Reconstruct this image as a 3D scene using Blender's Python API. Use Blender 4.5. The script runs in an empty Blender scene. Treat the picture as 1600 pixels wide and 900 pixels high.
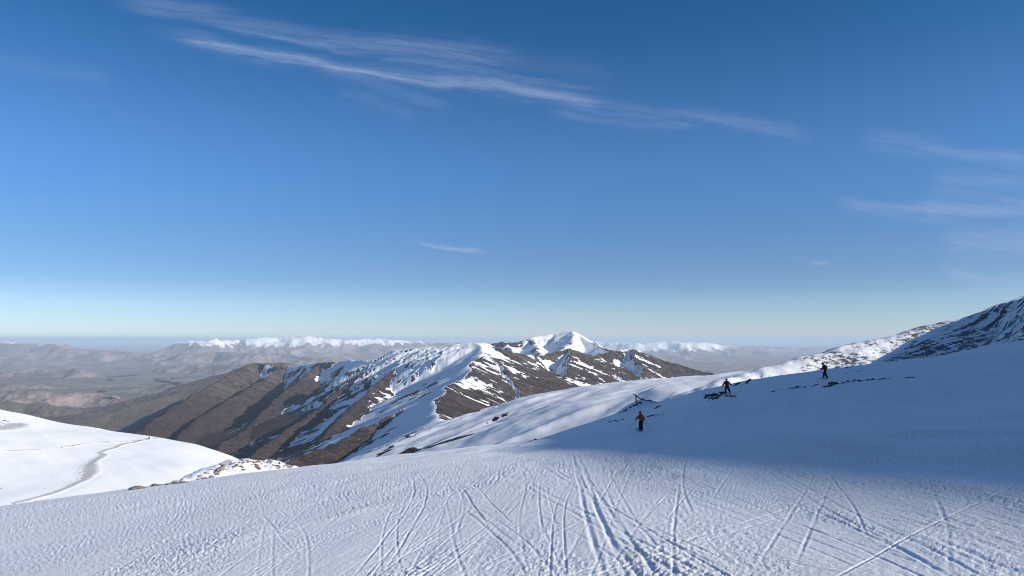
import bpy, bmesh, math, random
import numpy as np
from mathutils import Vector, Matrix

R = math.radians
rnd = random.Random(7)
S = bpy.context.scene
COL = S.collection

# ------------------------------------------------------------------ camera, sky, sun, exposure
F = 1150.0                      # focal length in photo pixels (1600 wide)
PITCH = math.atan(80 / F)       # camera tilted up a little: the true horizon is below the middle
EYE = 1.65
SUN_AZ, SUN_EL = 110.0, 23.0    # degrees clockwise from the view direction (+Y), degrees above the horizon
EXPOSURE = 0.50

cam = bpy.data.cameras.new('camera')
cam.sensor_width = 36.0
cam.lens = 36.0 * F / 1600.0
cam.clip_start = 0.1
cam.clip_end = 400000.0
cam_o = bpy.data.objects.new('camera', cam)
COL.objects.link(cam_o)
cam_o.location = (0, 0, EYE)
cam_o.rotation_euler = (math.pi / 2 + PITCH, 0, 0)
S.camera = cam_o

S.view_settings.view_transform = 'Standard'
S.view_settings.look = 'None'
S.view_settings.exposure = EXPOSURE
S.view_settings.gamma = 1.0
S.render.engine = 'CYCLES'
S.cycles.use_denoising = True
S.cycles.filter_width = 1.0
S.cycles.max_bounces = 6
S.cycles.diffuse_bounces = 3
S.cycles.volume_bounces = 1
S.cycles.transparent_max_bounces = 8

sun = bpy.data.lights.new('sun', 'SUN')
sun.energy = 4.3
sun.angle = R(0.5)
sun.color = (1.0, 0.95, 0.87)
sun_o = bpy.data.objects.new('sun', sun)
COL.objects.link(sun_o)
sd = Vector((math.cos(R(SUN_EL)) * math.sin(R(SUN_AZ)), math.cos(R(SUN_EL)) * math.cos(R(SUN_AZ)), math.sin(R(SUN_EL))))
sun_o.rotation_euler = (-sd).to_track_quat('-Z', 'Y').to_euler()

world = bpy.data.worlds.new('World')
S.world = world
world.use_nodes = True
WN, WL = world.node_tree.nodes, world.node_tree.links
WN.clear()
w_out = WN.new('ShaderNodeOutputWorld')
w_bg = WN.new('ShaderNodeBackground')
w_bg.inputs['Strength'].default_value = 0.085
w_sky = WN.new('ShaderNodeTexSky')
w_sky.sky_type = 'NISHITA'
w_sky.sun_disc = False
w_sky.sun_elevation = R(SUN_EL)
w_sky.sun_rotation = R(SUN_AZ)
w_sky.altitude = 1900
w_sky.air_density = 1.0
w_sky.dust_density = 0.0
w_sky.ozone_density = 4.0


def wmath(op, a, b=None, c=None, clamp=False):
    n = WN.new('ShaderNodeMath')
    n.operation = op
    n.use_clamp = clamp
    for i, v in enumerate((a, b, c)):
        if v is None:
            continue
        if isinstance(v, (int, float)):
            n.inputs[i].default_value = v
        else:
            WL.new(v, n.inputs[i])
    return n.outputs[0]


tc = WN.new('ShaderNodeTexCoord')
sep = WN.new('ShaderNodeSeparateXYZ')
WL.new(tc.outputs['Generated'], sep.inputs[0])
ysafe = wmath('MAXIMUM', sep.outputs[1], 0.02)
A = wmath('DIVIDE', sep.outputs[0], ysafe)       # tangent of the bearing
B = wmath('DIVIDE', sep.outputs[2], ysafe)       # tangent of the height
front = wmath('GREATER_THAN', sep.outputs[1], 0.03)


def dirpix(px, py):
    """direction of a photo pixel in the world, as (x/y, z/y)"""
    u, v = (px - 800) / F, (450 - py) / F
    fw = math.cos(PITCH) - v * math.sin(PITCH)
    up = math.sin(PITCH) + v * math.cos(PITCH)
    return u / fw, up / fw


def wnoise(sx, sy, rot, detail, off, rough=0.6, dist=0.0):
    comb = WN.new('ShaderNodeCombineXYZ')
    WL.new(A, comb.inputs[0]); WL.new(B, comb.inputs[1])
    mp = WN.new('ShaderNodeMapping')
    mp.vector_type = 'TEXTURE'
    mp.inputs['Location'].default_value = (off, off * .7, 0)
    mp.inputs['Rotation'].default_value = (0, 0, rot)
    mp.inputs['Scale'].default_value = (1 / sx, 1 / sy, 1)
    WL.new(comb.outputs[0], mp.inputs[0])
    n = WN.new('ShaderNodeTexNoise')
    n.noise_dimensions = '2D'
    n.inputs['Scale'].default_value = 1
    n.inputs['Detail'].default_value = detail
    n.inputs['Roughness'].default_value = rough
    n.inputs['Distortion'].default_value = dist
    WL.new(mp.outputs[0], n.inputs[0])
    return n.outputs[0]


warp = wmath('MULTIPLY', wmath('SUBTRACT', wnoise(5, 14, -0.15, 6, 3.1), 0.5), 0.040)
fibre = wnoise(6, 110, -0.13, 9, 1.7, .70, .5)
fibre2 = wnoise(5, 80, -0.30, 9, 9.1, .70, .4)


def streak(pts, w_up, w_dn, strength, ends=(0.10, 0.12), fib=None, hard=0.0):
    """a soft cirrus streak along a bearing -> height curve; its width differs above and below the line"""
    q = [dirpix(*p) for p in pts]
    a0, a1 = q[0][0], q[-1][0]
    bmin, bmax = min(b for _, b in q) - 1e-3, max(b for _, b in q) + 1e-3
    mr = wmath('DIVIDE', wmath('SUBTRACT', A, a0), a1 - a0, clamp=False)
    ramp = WN.new('ShaderNodeValToRGB')
    ramp.color_ramp.interpolation = 'B_SPLINE' if len(q) > 3 else 'LINEAR'
    els = ramp.color_ramp.elements
    while len(els) < len(q):
        els.new(0.5)
    for e, (a, b) in zip(els, q):
        e.position = (a - a0) / (a1 - a0)
    for e, (a, b) in zip(els, q):
        t = (b - bmin) / (bmax - bmin)
        e.color = (t, t, t, 1)
    WL.new(wmath('ADD', mr, 0, clamp=True), ramp.inputs[0])
    bc = wmath('MULTIPLY_ADD', ramp.outputs[0], bmax - bmin, bmin)
    d = wmath('ADD', wmath('SUBTRACT', B, bc), warp)
    up = wmath('GREATER_THAN', d, 0)
    w = wmath('MULTIPLY_ADD', up, 1.1 * (w_up / F - w_dn / F), 1.1 * w_dn / F)
    e = wmath('DIVIDE', d, w)
    g = wmath('POWER', 2.718, wmath('MULTIPLY', wmath('MULTIPLY', e, e), -1))
    f0 = WN.new('ShaderNodeMapRange'); f0.interpolation_type = 'SMOOTHSTEP'
    f0.inputs[1].default_value = 0; f0.inputs[2].default_value = ends[0]
    WL.new(mr, f0.inputs[0])
    f1 = WN.new('ShaderNodeMapRange'); f1.interpolation_type = 'SMOOTHSTEP'
    f1.inputs[1].default_value = 1; f1.inputs[2].default_value = 1 - ends[1]
    WL.new(mr, f1.inputs[0])
    m = wmath('MULTIPLY', wmath('MULTIPLY', g, f0.outputs[0]), f1.outputs[0])
    fb = WN.new('ShaderNodeMapRange')
    fb.inputs[1].default_value = .30; fb.inputs[2].default_value = .72
    fb.inputs[3].default_value = hard; fb.inputs[4].default_value = 1.0
    WL.new(fib or fibre, fb.inputs[0])
    return wmath('MULTIPLY', wmath('MULTIPLY', m, fb.outputs[0]), strength * .85)


STREAKS = [
    ([(150, -10), (250, 14), (400, 40), (520, 66), (650, 82), (840, 106)], 16, 10, .34),
    ([(215, 42), (330, 74), (450, 98), (540, 108), (680, 122), (800, 142), (900, 160), (1010, 178)], 13, 9, .48),
    ([(480, 98), (560, 124), (640, 146), (720, 172)], 10, 12, .16),
    ([(640, 118), (760, 130), (870, 152), (960, 168)], 8, 6, .38),
    ([(520, 145), (590, 158), (660, 182)], 8, 12, .16),
    ([(850, 176), (930, 184), (1000, 192), (1110, 210)], 5, 6, .30),
    ([(930, 166), (1060, 182), (1160, 192), (1290, 216)], 12, 10, .26),
    ([(1330, 206), (1420, 224), (1500, 238), (1640, 262)], 12, 11, .34),
    ([(1290, 314), (1390, 324), (1480, 332), (1640, 336)], 9, 11, .42),
    ([(1420, 322), (1520, 322), (1680, 330)], 14, 13, .40),
    ([(1440, 284), (1540, 288), (1680, 284)], 17, 14, .28),
    ([(1460, 376), (1560, 384), (1700, 384)], 20, 17, .42),
    ([(1460, 424), (1560, 427), (1700, 432)], 10, 9, .45),
    ([(1500, 450), (1570, 453), (1700, 452)], 11, 9, .45),
    ([(-60, 80), (20, 98), (100, 112), (190, 134)], 12, 12, .16),
    ([(300, 30), (450, 62), (620, 92), (800, 118), (980, 150)], 5, 4, .30),
    ([(260, 58), (420, 84), (560, 112), (700, 126)], 5, 4, .40),
    ([(560, 60), (700, 78), (860, 100), (1000, 128)], 18, 16, .10),
    ([(640, 370), (670, 378), (710, 387), (770, 399)], 3.2, 2.6, .55),
    ([(1262, 406), (1280, 406), (1300, 408)], 4, 3, .35),
]
acc = None
for i, s in enumerate(STREAKS):
    m = streak(*s, ends=(.16, .2) if i < 18 else (.3, .3), fib=fibre2 if i in (2, 4) else fibre, hard=.12 if i < 18 else .8)
    if acc is None:
        acc = m
    else:   # screen
        acc = wmath('SUBTRACT', wmath('ADD', acc, m), wmath('MULTIPLY', acc, m))
acc = wmath('MULTIPLY', acc, front, clamp=True)
# the deep blue of thin, dry mountain air: the Nishita colour filtered by height above the horizon
air = WN.new('ShaderNodeValToRGB')
air.color_ramp.interpolation = 'EASE'
stops = [(0, (.86, .87, 1.02)), (.03, (.80, .85, .99)), (.085, (.59, .70, .85)), (.23, (.55, .83, 1.05)), (.43, (.23, .65, .88)), (.58, (1.0, 1.0, 1.02)), (.85, (1.24, 1.12, 1.02))]
els = air.color_ramp.elements
while len(els) < len(stops):
    els.new(.5)
for e, (p, c) in zip(els, stops):
    e.position = p
for e, (p, c) in zip(els, stops):
    e.color = (*[v * .8 for v in c], 1)
WL.new(wmath('MAXIMUM', sep.outputs[2], 0), air.inputs[0])
tint = WN.new('ShaderNodeVectorMath'); tint.operation = 'MULTIPLY'
WL.new(w_sky.outputs[0], tint.inputs[0]); WL.new(air.outputs[0], tint.inputs[1])
hs = WN.new('ShaderNodeVectorMath'); hs.operation = 'SCALE'
hs.inputs['Scale'].default_value = 1.25
WL.new(tint.outputs[0], hs.inputs[0])
mixc = WN.new('ShaderNodeMix'); mixc.data_type = 'RGBA'
WL.new(acc, mixc.inputs['Factor'])
WL.new(hs.outputs[0], mixc.inputs['A'])
mixc.inputs['B'].default_value = (3.6, 4.3, 6.0, 1)
WL.new(mixc.outputs['Result'], w_bg.inputs['Color'])
WL.new(w_bg.outputs[0], w_out.inputs['Surface'])


# ------------------------------------------------------------------ numeric helpers
def pix(px, py, D):
    a, b = dirpix(px, py)
    return (a * D, D, EYE + b * D)


_rs = np.random.RandomState(5)
_perm = np.concatenate([_rs.permutation(512)] * 3).astype(np.int32)
_gr = _rs.rand(512) * 2 * np.pi
_gx, _gy = np.cos(_gr).astype(np.float32), np.sin(_gr).astype(np.float32)


def noise(x, y, seed=0):
    """gradient noise, about -0.7 .. 0.7"""
    x = np.asarray(x, np.float64) + seed * 17.31
    y = np.asarray(y, np.float64) + seed * 9.77
    xi, yi = np.floor(x), np.floor(y)
    xf, yf = (x - xi).astype(np.float32), (y - yi).astype(np.float32)
    xi, yi = xi.astype(np.int64) & 511, yi.astype(np.int64) & 511
    x1, y1 = (xi + 1) & 511, (yi + 1) & 511
    u = xf * xf * xf * (xf * (xf * 6 - 15) + 10)
    v = yf * yf * yf * (yf * (yf * 6 - 15) + 10)

    def g(ix, iy, fx, fy):
        h = _perm[_perm[ix] + iy]
        return _gx[h] * fx + _gy[h] * fy
    a = g(xi, yi, xf, yf); b = g(x1, yi, xf - 1, yf)
    c = g(xi, y1, xf, yf - 1); d = g(x1, y1, xf - 1, yf - 1)
    a = a + u * (b - a); c = c + u * (d - c)
    return a + v * (c - a)


def fbm(x, y, oct=4, seed=0, gain=.5, lac=2.03):
    r, amp = 0, 1.0
    for i in range(oct):
        r = r + amp * noise(x, y, seed + i * 3)
        x = x * lac; y = y * lac; amp *= gain
    return r


def ridged(x, y, oct=3, seed=0, gain=.5):
    r, amp, tot = 0, 1.0, 0
    for i in range(oct):
        r = r + amp * (1 - np.minimum(1, np.abs(noise(x, y, seed + i * 3)) * 2.2))
        tot += amp
        x = x * 2.03; y = y * 2.03; amp *= gain
    return r / tot


def sstep(a, b, x):
    t = np.clip((x - a) / (b - a), 0, 1)
    return t * t * (3 - 2 * t)


class TPS:
    """thin plate spline through scattered (x, y, z)"""
    def __init__(self, pts, reg=1e-3, scale=100.0):
        p = np.array(pts, float)
        self.s = scale
        self.c = p[:, :2] / scale
        n = len(p)
        K = self.k(np.linalg.norm(self.c[:, None] - self.c[None], axis=2))
        P = np.c_[np.ones(n), self.c]
        M = np.zeros((n + 3, n + 3))
        M[:n, :n] = K + reg * np.eye(n)
        M[:n, n:] = P
        M[n:, :n] = P.T
        self.w = np.linalg.solve(M, np.r_[p[:, 2], 0, 0, 0])

    @staticmethod
    def k(r):
        return r * r * np.log(r + 1e-9)

    def __call__(self, x, y):
        x = x / self.s; y = y / self.s
        z = self.w[-3] + self.w[-2] * x + self.w[-1] * y
        for (cx, cy), w in zip(self.c, self.w):
            r2 = (x - cx) ** 2 + (y - cy) ** 2
            z = z + w * (0.5 * r2 * np.log(r2 + 1e-12))
        return z


def polyline(pts, x, y):
    """distance, signed side (+ = left of the direction of travel), arc length and height at the nearest point of a polyline"""
    best = np.full(x.shape, 1e12); S_ = np.zeros(x.shape); Z_ = np.zeros(x.shape); side = np.ones(x.shape)
    s0 = 0.0
    for (ax, ay, az), (bx, by, bz) in zip(pts[:-1], pts[1:]):
        dx, dy = bx - ax, by - ay
        L = math.hypot(dx, dy)
        t = np.clip(((x - ax) * dx + (y - ay) * dy) / (L * L), 0, 1)
        ex, ey = x - (ax + t * dx), y - (ay + t * dy)
        d2 = ex * ex + ey * ey
        m = d2 < best
        best = np.where(m, d2, best)
        S_ = np.where(m, s0 + t * L, S_)
        Z_ = np.where(m, az + t * (bz - az), Z_)
        side = np.where(m, np.sign(dx * ey - dy * ex), side)
        s0 += L
    return np.sqrt(best), side, S_, Z_


# ------------------------------------------------------------------ the shape of the land
PA, PB = 0.0963, -0.1175        # the piste: gradient to the right, gradient ahead


def plane(x, y):
    return (x, y, PA * x + PB * y)


NEAR_PTS = [plane(*p) for p in ((0, 0), (-20, 0), (15, 0), (0, -30), (-30, -30), (25, -25), (5, 20), (-12, 25), (3, 35), (10, 8), (-5, 50), (-60, -100), (0, -120))]
NEAR_PTS += [(22, 30, -1.1), (45, 30, 2.2), (60, 0, 7.0), (50, -60, 9.0), (90, -100, 18)]
NEAR_PTS += [pix(*p) for p in (
    (1002, 674, 69), (1137, 617, 82), (1290, 592, 82), (1600, 560, 95), (1600, 620, 52), (1400, 640, 50), (1200, 670, 50),
    (1600, 541, 118), (1500, 552, 126), (1400, 563, 135), (1340, 575, 142),
    (1010, 631, 116), (1060, 621, 119), (1100, 609, 121), (1150, 598, 123), (1210, 588, 128), (1240, 585, 132),
    (905, 668, 102), (960, 650, 110), (830, 690, 90), (700, 702, 75), (580, 716, 68), (460, 731, 60), (350, 745, 52),
    (240, 759, 45), (100, 777, 39), (0, 791, 35), (-200, 818, 30))]
near_tps = TPS(NEAR_PTS, reg=2e-3)
RIM = [(-75, -300, 0), (-60, -120, 0), (-45, -20, 0)] + [pix(*p) for p in (
    (-500, 860, 24), (-200, 818, 30), (0, 791, 35), (100, 777, 39), (240, 759, 45), (350, 745, 52), (460, 731, 60), (580, 716, 68), (700, 702, 75),
    (830, 690, 90), (905, 668, 102), (960, 650, 110), (1010, 631, 116), (1060, 621, 119), (1100, 609, 121), (1150, 598, 123),
    (1210, 588, 128), (1240, 585, 132), (1340, 575, 142))] + [(130, 175, 0), (300, 230, 0)]


def near_z(x, y):
    d, side, s, _ = polyline(RIM, x, y)
    over = np.where(side > 0, d, 0)
    k = np.where(x > 5, .34, .55)
    k = .55 + (.34 - .55) * sstep(-10, 20, x)
    z = near_tps(np.clip(x, -120, 160), np.clip(y, -200, 190))
    z = z - k * (np.sqrt(over ** 2 + 64) - 8)
    z = z - np.maximum(0, over - 250) * .2
    return z




def ridge(pts, x, y, kl, kr, H=900.0, gul=(), round_=0.0, seed=0, sd=False):
    d, side, s, h = polyline(pts, x, y)
    dd = np.sqrt(d * d + round_ * round_) - round_
    k = np.where(side > 0, kl, kr)
    z = h - H * (1 - np.exp(-k * dd / H))
    for lam, amp, grow in gul:
        w = noise(d / (lam * 2.5), s / (lam * 2.5), seed + 41) * lam * .5
        g = 1 - ridged((s + w) / lam + seed * 5.3 + side * 50, d / (lam * 5.0), 2, seed + 11)
        z = z - amp * g * np.minimum(1, d / grow)
    return (z, s + 3000.0 * seed + side * 700, d) if sd else z


MTN_CREST = [(140, -520, 14), (165, -330, 50), (178, -190, 73), (182, -120, 77.5), (185, -80, 79), (185, -55, 79.5), (185, -33, 77.5), (185, 2, 74.5), (185, 35, 70.5), (184, 65, 67.5), (184, 90, 63.5), (182, 130, 55), (182, 190, 33), (180, 250, 17.5)]
MTN_TOE = [(180, 250, 17.5), (146, 236, 9.2), (117, 207, 3.6), (92, 177, -1.2), (67, 143, -5.5)]
SPECK = [pix(*p) for p in ((1120, 600, 300), (1170, 582, 320), (1229, 565, 330), (1290, 549, 340), (1349, 533, 350), (1421, 518, 360), (1500, 498, 370), (1600, 478, 380), (1800, 440, 400))]
LINK = [pix(*p) for p in ((1290, 566, 400), (1200, 579, 430), (1150, 585, 460), (1090, 591, 540), (985, 597, 640), (920, 605, 730), (850, 622, 830), (740, 651, 1000),
                          (697, 659, 1120), (684, 646, 1350), (686, 626, 1600), (696, 606, 1900), (724, 590, 2200), (736, 568, 2500), (758, 551, 2900), (745, 536, 3200))]
MAIN = [pix(*p) for p in ((398, 567, 5500), (450, 573, 5200), (500, 567, 4800), (545, 563, 4500), (592, 563, 4200), (625, 551, 3900), (640, 544, 3800), (652, 544, 3740))]
MAIN_P = [pix(*p) for p in ((640, 544, 3800), (680, 543, 3600), (700, 540, 3500), (745, 536, 3200))]
MAIN_E = [pix(*p) for p in ((745, 536, 3200), (790, 550, 3300), (838, 556, 3600), (893, 545, 3750), (925, 558, 3950), (960, 550, 4100), (985, 545, 4200), (1008, 553, 4250), (1050, 575, 4500), (1098, 590, 4800), (1180, 598, 5200))]
SPURS = [
    [(398, 567, 5500), (360, 585, 5000), (320, 606, 4500), (270, 636, 3900), (215, 672, 3200), (150, 720, 2600)],
    [(448, 573, 5200), (405, 596, 4700), (360, 622, 4200), (310, 655, 3500), (250, 705, 2700)],
    [(500, 567, 4800), (470, 594, 4300), (438, 617, 3900), (404, 652, 3300), (340, 700, 2600), (290, 745, 2200)],
    [(606, 557, 4100), (562, 588, 3600), (512, 626, 3100), (455, 666, 2600), (398, 706, 2150), (340, 750, 1850)],
    [(644, 545, 3780), (618, 572, 3300), (585, 608, 2800), (548, 642, 2400), (505, 675, 2100)],
    [(672, 612, 2150), (634, 641, 1850), (532, 686, 1420), (452, 724, 1220), (380, 770, 1080)],
    [(686, 626, 1600), (668, 660, 1450), (610, 700, 1250), (560, 735, 1150), (480, 790, 1020)],
    [(697, 659, 1120), (650, 690, 1020), (600, 718, 950), (540, 760, 880)],
    [(893, 545, 3750), (885, 575, 3300), (870, 605, 2900), (850, 640, 2600)],
    [(985, 545, 4200), (1000, 580, 3700), (1005, 610, 3300)],
    [(758, 551, 2900), (800, 590, 2500), (815, 625, 2200), (830, 660, 2000)],
    [(925, 558, 3950), (935, 590, 3400), (930, 620, 3000)],
    [(1050, 575, 4500), (1055, 600, 4000), (1050, 625, 3500)],
]
SPURS = [[pix(*p) for p in s] for s in SPURS]
FORE = [pix(*p) for p in ((440, 566, 6600), (395, 568, 6600), (350, 583, 6800), (300, 597, 7000), (230, 618, 7200), (130, 645, 7200), (30, 680, 7000))]
FORE2 = [pix(*p) for p in ((330, 597, 6000), (240, 628, 5800), (170, 655, 5500), (60, 700, 5200))]
BACK = [pix(*p) for p in ((700, 552, 5400), (765, 540, 5400), (785, 532, 5500), (800, 536, 5400), (825, 528, 5600), (860, 521, 5700), (878, 519, 5700), (893, 517, 5600), (912, 527, 5400), (935, 541, 5000), (962, 550, 4600), (985, 547, 4250))]
BACKS = [[(893, 517, 5600), (897, 527, 5300), (880, 542, 4900), (858, 556, 4500)],
         [(785, 532, 5500), (800, 548, 5100), (812, 560, 4700)],
         [(825, 528, 5600), (840, 540, 5200), (838, 556, 4600)]]
BACKS = [[pix(*p) for p in s] for s in BACKS]

HILL_PTS = [pix(*p) for p in ((-250, 600, 660), (-100, 625, 660), (0, 643, 660), (60, 655, 660), (150, 671, 655), (250, 685, 635), (300, 695, 620), (340, 708, 605), (362, 719, 595),
                              (0, 700, 540), (150, 715, 545), (250, 715, 560), (0, 790, 440), (150, 762, 475), (250, 745, 505), (330, 730, 550), (-250, 800, 430), (400, 760, 520))]
hill_tps = TPS(HILL_PTS, reg=1e-3, scale=300)
HILL_CREST = [pix(*p) for p in ((-700, 560, 700), (-250, 600, 660), (0, 643, 660), (60, 655, 660), (150, 671, 655), (250, 685, 635), (300, 695, 620), (340, 708, 605), (362, 719, 595), (400, 760, 520), (430, 830, 420))]
KNOLL = [pix(*p) for p in ((268, 768, 62), (292, 749, 66), (312, 740, 70), (332, 730, 73), (350, 724, 76), (372, 719, 78), (398, 717, 80), (420, 718.5, 82), (440, 723, 84), (458, 730, 86), (480, 742, 90))]
BANK = [pix(*p) for p in ((962, 648, 113), (976, 640, 115), (986, 633, 116), (994, 629, 117), (1003, 624, 118), (1013, 624, 118), (1024, 627, 119), (1040, 630, 119))]
PLAIN_Z = -800.0

NEAR, MOUNT, SPECKLE, BENCH, MAINR, BACKP, LHILL, FOOT, KNOB = range(9)


CHUTE = None


def terrain(x, y, want_id=False, detail=True):
    x = np.asarray(x, float); y = np.asarray(y, float)
    r = np.hypot(x, y)
    sh = x.shape
    x = x.ravel(); y = y.ravel(); r = r.ravel()
    z = np.full(x.shape, -1e9); ids = np.zeros(x.shape, np.int8)

    def put(sel, zz, i):
        b = zz > z[sel]
        idx = np.nonzero(sel)[0][b]
        z[idx] = zz[b]; ids[idx] = i

    # near piste and the slope below its edge
    m = (r < 900)
    if m.any():
        X, Y = x[m], y[m]
        put(m, near_z(X, Y), NEAR)
    m = (r < 200) & (x < 0) & (y > 30)
    if m.any():      # the rocky knoll just over the edge
        X, Y = x[m], y[m]
        put(m, ridge(KNOLL, X, Y, .8, .42, 300, ((5, .6, 5),), 2.0, 71) + fbm(X / 3, Y / 3, 4, 72, .6) * .42, KNOB)
    m = (r < 160) & (r > 90) & (x > 0) & (x < 60)
    if m.any():      # the little bank that carries the timber frame
        X, Y = x[m], y[m]
        put(m, ridge(BANK, X, Y, .9, .30, 100, (), 1.2, 73) + fbm(X / 2.5, Y / 2.5, 3, 74) * .12, NEAR)
    m = (r < 900) & (x > 30)
    if m.any():
        X, Y = x[m], y[m]
        wx = fbm(X / 45, Y / 45, 3, 2) * 6; wy = fbm(X / 45, Y / 45, 3, 8) * 6
        lump = fbm(X / 26, Y / 26, 4, 21) * 2.2
        zz = np.maximum(ridge(MTN_CREST, X, Y, .62, .55, 400, ((28, 3.0, 40),), 6, 3),
                        ridge(MTN_TOE, X + wx * .3, Y + wy * .3, .42, .85, 300, ((20, 1.6, 30),), 3, 4))
        # soft join with the piste
        zn = z[m]
        k = 5.0
        h = np.clip(.5 + .5 * (zz + lump * .5 - zn) / k, 0, 1)
        zj = zn + (zz + lump * .5 - zn) * h + k * h * (1 - h) * .6
        b = h > .5
        idx = np.nonzero(m)[0]
        z[idx] = zj; ids[idx[b]] = MOUNT
        m2 = (r > 150) & (r < 900) & (x > 30)
        X, Y = x[m2], y[m2]
        put(m2, ridge(SPECK, X, Y, .42, .30, 300, ((30, 2.5, 40),), 6, 6) + fbm(X / 18, Y / 18, 4, 31) * 1.6, SPECKLE)
    m = (r > 200) & (r < 900) & (x < 100)
    if m.any():
        X, Y = x[m], y[m]
        d, side, s, _ = polyline(HILL_CREST, X, Y)
        zz = hill_tps(np.clip(X, -900, 100), np.clip(Y, 250, 900))
        over = np.where(side > 0, d, 0)
        zz = zz - .5 * (np.sqrt(over ** 2 + 100) - 10) - .4 * np.maximum(0, 400 - Y)
        zz = zz + fbm(X / 90, Y / 90, 3, 14) * 1.6 + ridged(X / 60 + Y / 45, (Y - X) / 240, 2, 16) * 1.1 + fbm(X / 14, Y / 14, 2, 17) * .12
        put(m, zz, LHILL)
    m = (r > 240) & (r < 4200)
    if m.any():
        X, Y = x[m], y[m]
        sc = np.clip(np.hypot(X, Y) / 2500, .12, 1)
        wx = fbm(X / 260, Y / 260, 3, 52) * 60 * sc; wy = fbm(X / 260, Y / 260, 3, 58) * 60 * sc
        D = np.hypot(X, Y)
        br = 8 + 150 * sstep(1250, 750, D)
        zz = ridge(LINK, X + wx * .5, Y + wy * .5, .50, .42, 700, ((110, 10, 120), (40, 4, 60)), br, 21)
        zz = zz + fbm(X / 75, Y / 75, 4, 23) * 3.0 * sstep(1300, 800, D)
        put(m, np.where(D < 1150, zz, -1e9), BENCH)
        put(m, np.where(D >= 1150, zz, -1e9), MAINR)
    m = (r > 700)
    if m.any():
        X, Y = x[m], y[m]
        wx = fbm(X / 300, Y / 300, 4, 62) * 70; wy = fbm(X / 300, Y / 300, 4, 68) * 70
        gl = ((260, 36, 300), (90, 13, 130))
        zz, ss, dd = ridge(MAIN, X + wx * .45, Y + wy * .45, .55, .80, 900, gl, 6, 31, True)
        z2, s2, d2 = ridge(MAIN_P, X + wx * .45, Y + wy * .45, .95, .85, 900, gl, 330, 30, True)
        ss = np.where(z2 > zz, s2, ss); dd = np.where(z2 > zz, d2, dd); zz = np.maximum(zz, z2)
        z2, s2, d2 = ridge(MAIN_E, X + wx * .7, Y + wy * .7, .55, .66, 900, gl, 6, 32, True)
        ss = np.where(z2 > zz, s2, ss); dd = np.where(z2 > zz, d2, dd); zz = np.maximum(zz, z2)
        for i, sp in enumerate(SPURS):
            gl2 = ((280, 30, 320), (95, 15, 130))
            z2, s2, d2 = ridge(sp, X + wx * .38, Y + wy * .38, .33, 1.0, 800, gl2, 6, 33 + i, True)
            ss = np.where(z2 > zz, s2, ss); dd = np.where(z2 > zz, d2, dd); zz = np.maximum(zz, z2)
        chute = fbm(ss / 34 + fbm(X / 120, Y / 120, 2, 81) * .8, dd / 230, 4, 82, .62)
        if CHUTE is not None:
            CHUTE[np.nonzero(m)[0]] = chute
        zz = zz + chute * 11 * np.minimum(1, dd / 90) + fbm(X / 130, Y / 130, 5, 77, .6) * 8 + (ridged(X / 70, Y / 70, 3, 79, .6) - .5) * 6
        put(m, zz, MAINR)
        m2 = (r > 3300)
        if m2.any():
            X, Y = x[m2], y[m2]
            wx = fbm(X / 300, Y / 300, 3, 62) * 50; wy = fbm(X / 300, Y / 300, 3, 68) * 50
            zz = ridge(BACK, X + wx, Y + wy, .50, .36, 900, ((260, 10, 300), (90, 4, 150)), 8, 51)
            for i, sp in enumerate(BACKS):
                zz = np.maximum(zz, ridge(sp, X + wx, Y + wy,   .60, .52, 800, ((220, 8, 200),), 8, 55 + i))
            put(m2, zz + fbm(X / 200, Y / 200, 4, 78) * 4, BACKP)
            zz = np.maximum(ridge(FORE, X + wx * 2, Y + wy * 2, .30, .34, 900, ((300, 40, 400), (110, 12, 200)), 30, 61),
                            ridge(FORE2, X + wx * 2, Y + wy * 2, .36, .34, 900, ((260, 40, 400), (110, 12, 200)), 30, 63))
            put(m2, zz, FOOT)
    m = r > 1500
    if m.any():
        X, Y = x[m], y[m]
        put(m, far_z(X, Y), FOOT)
    z = np.maximum(z, -1200)
    return (z.reshape(sh), ids.reshape(sh)) if want_id else z.reshape(sh)


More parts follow.
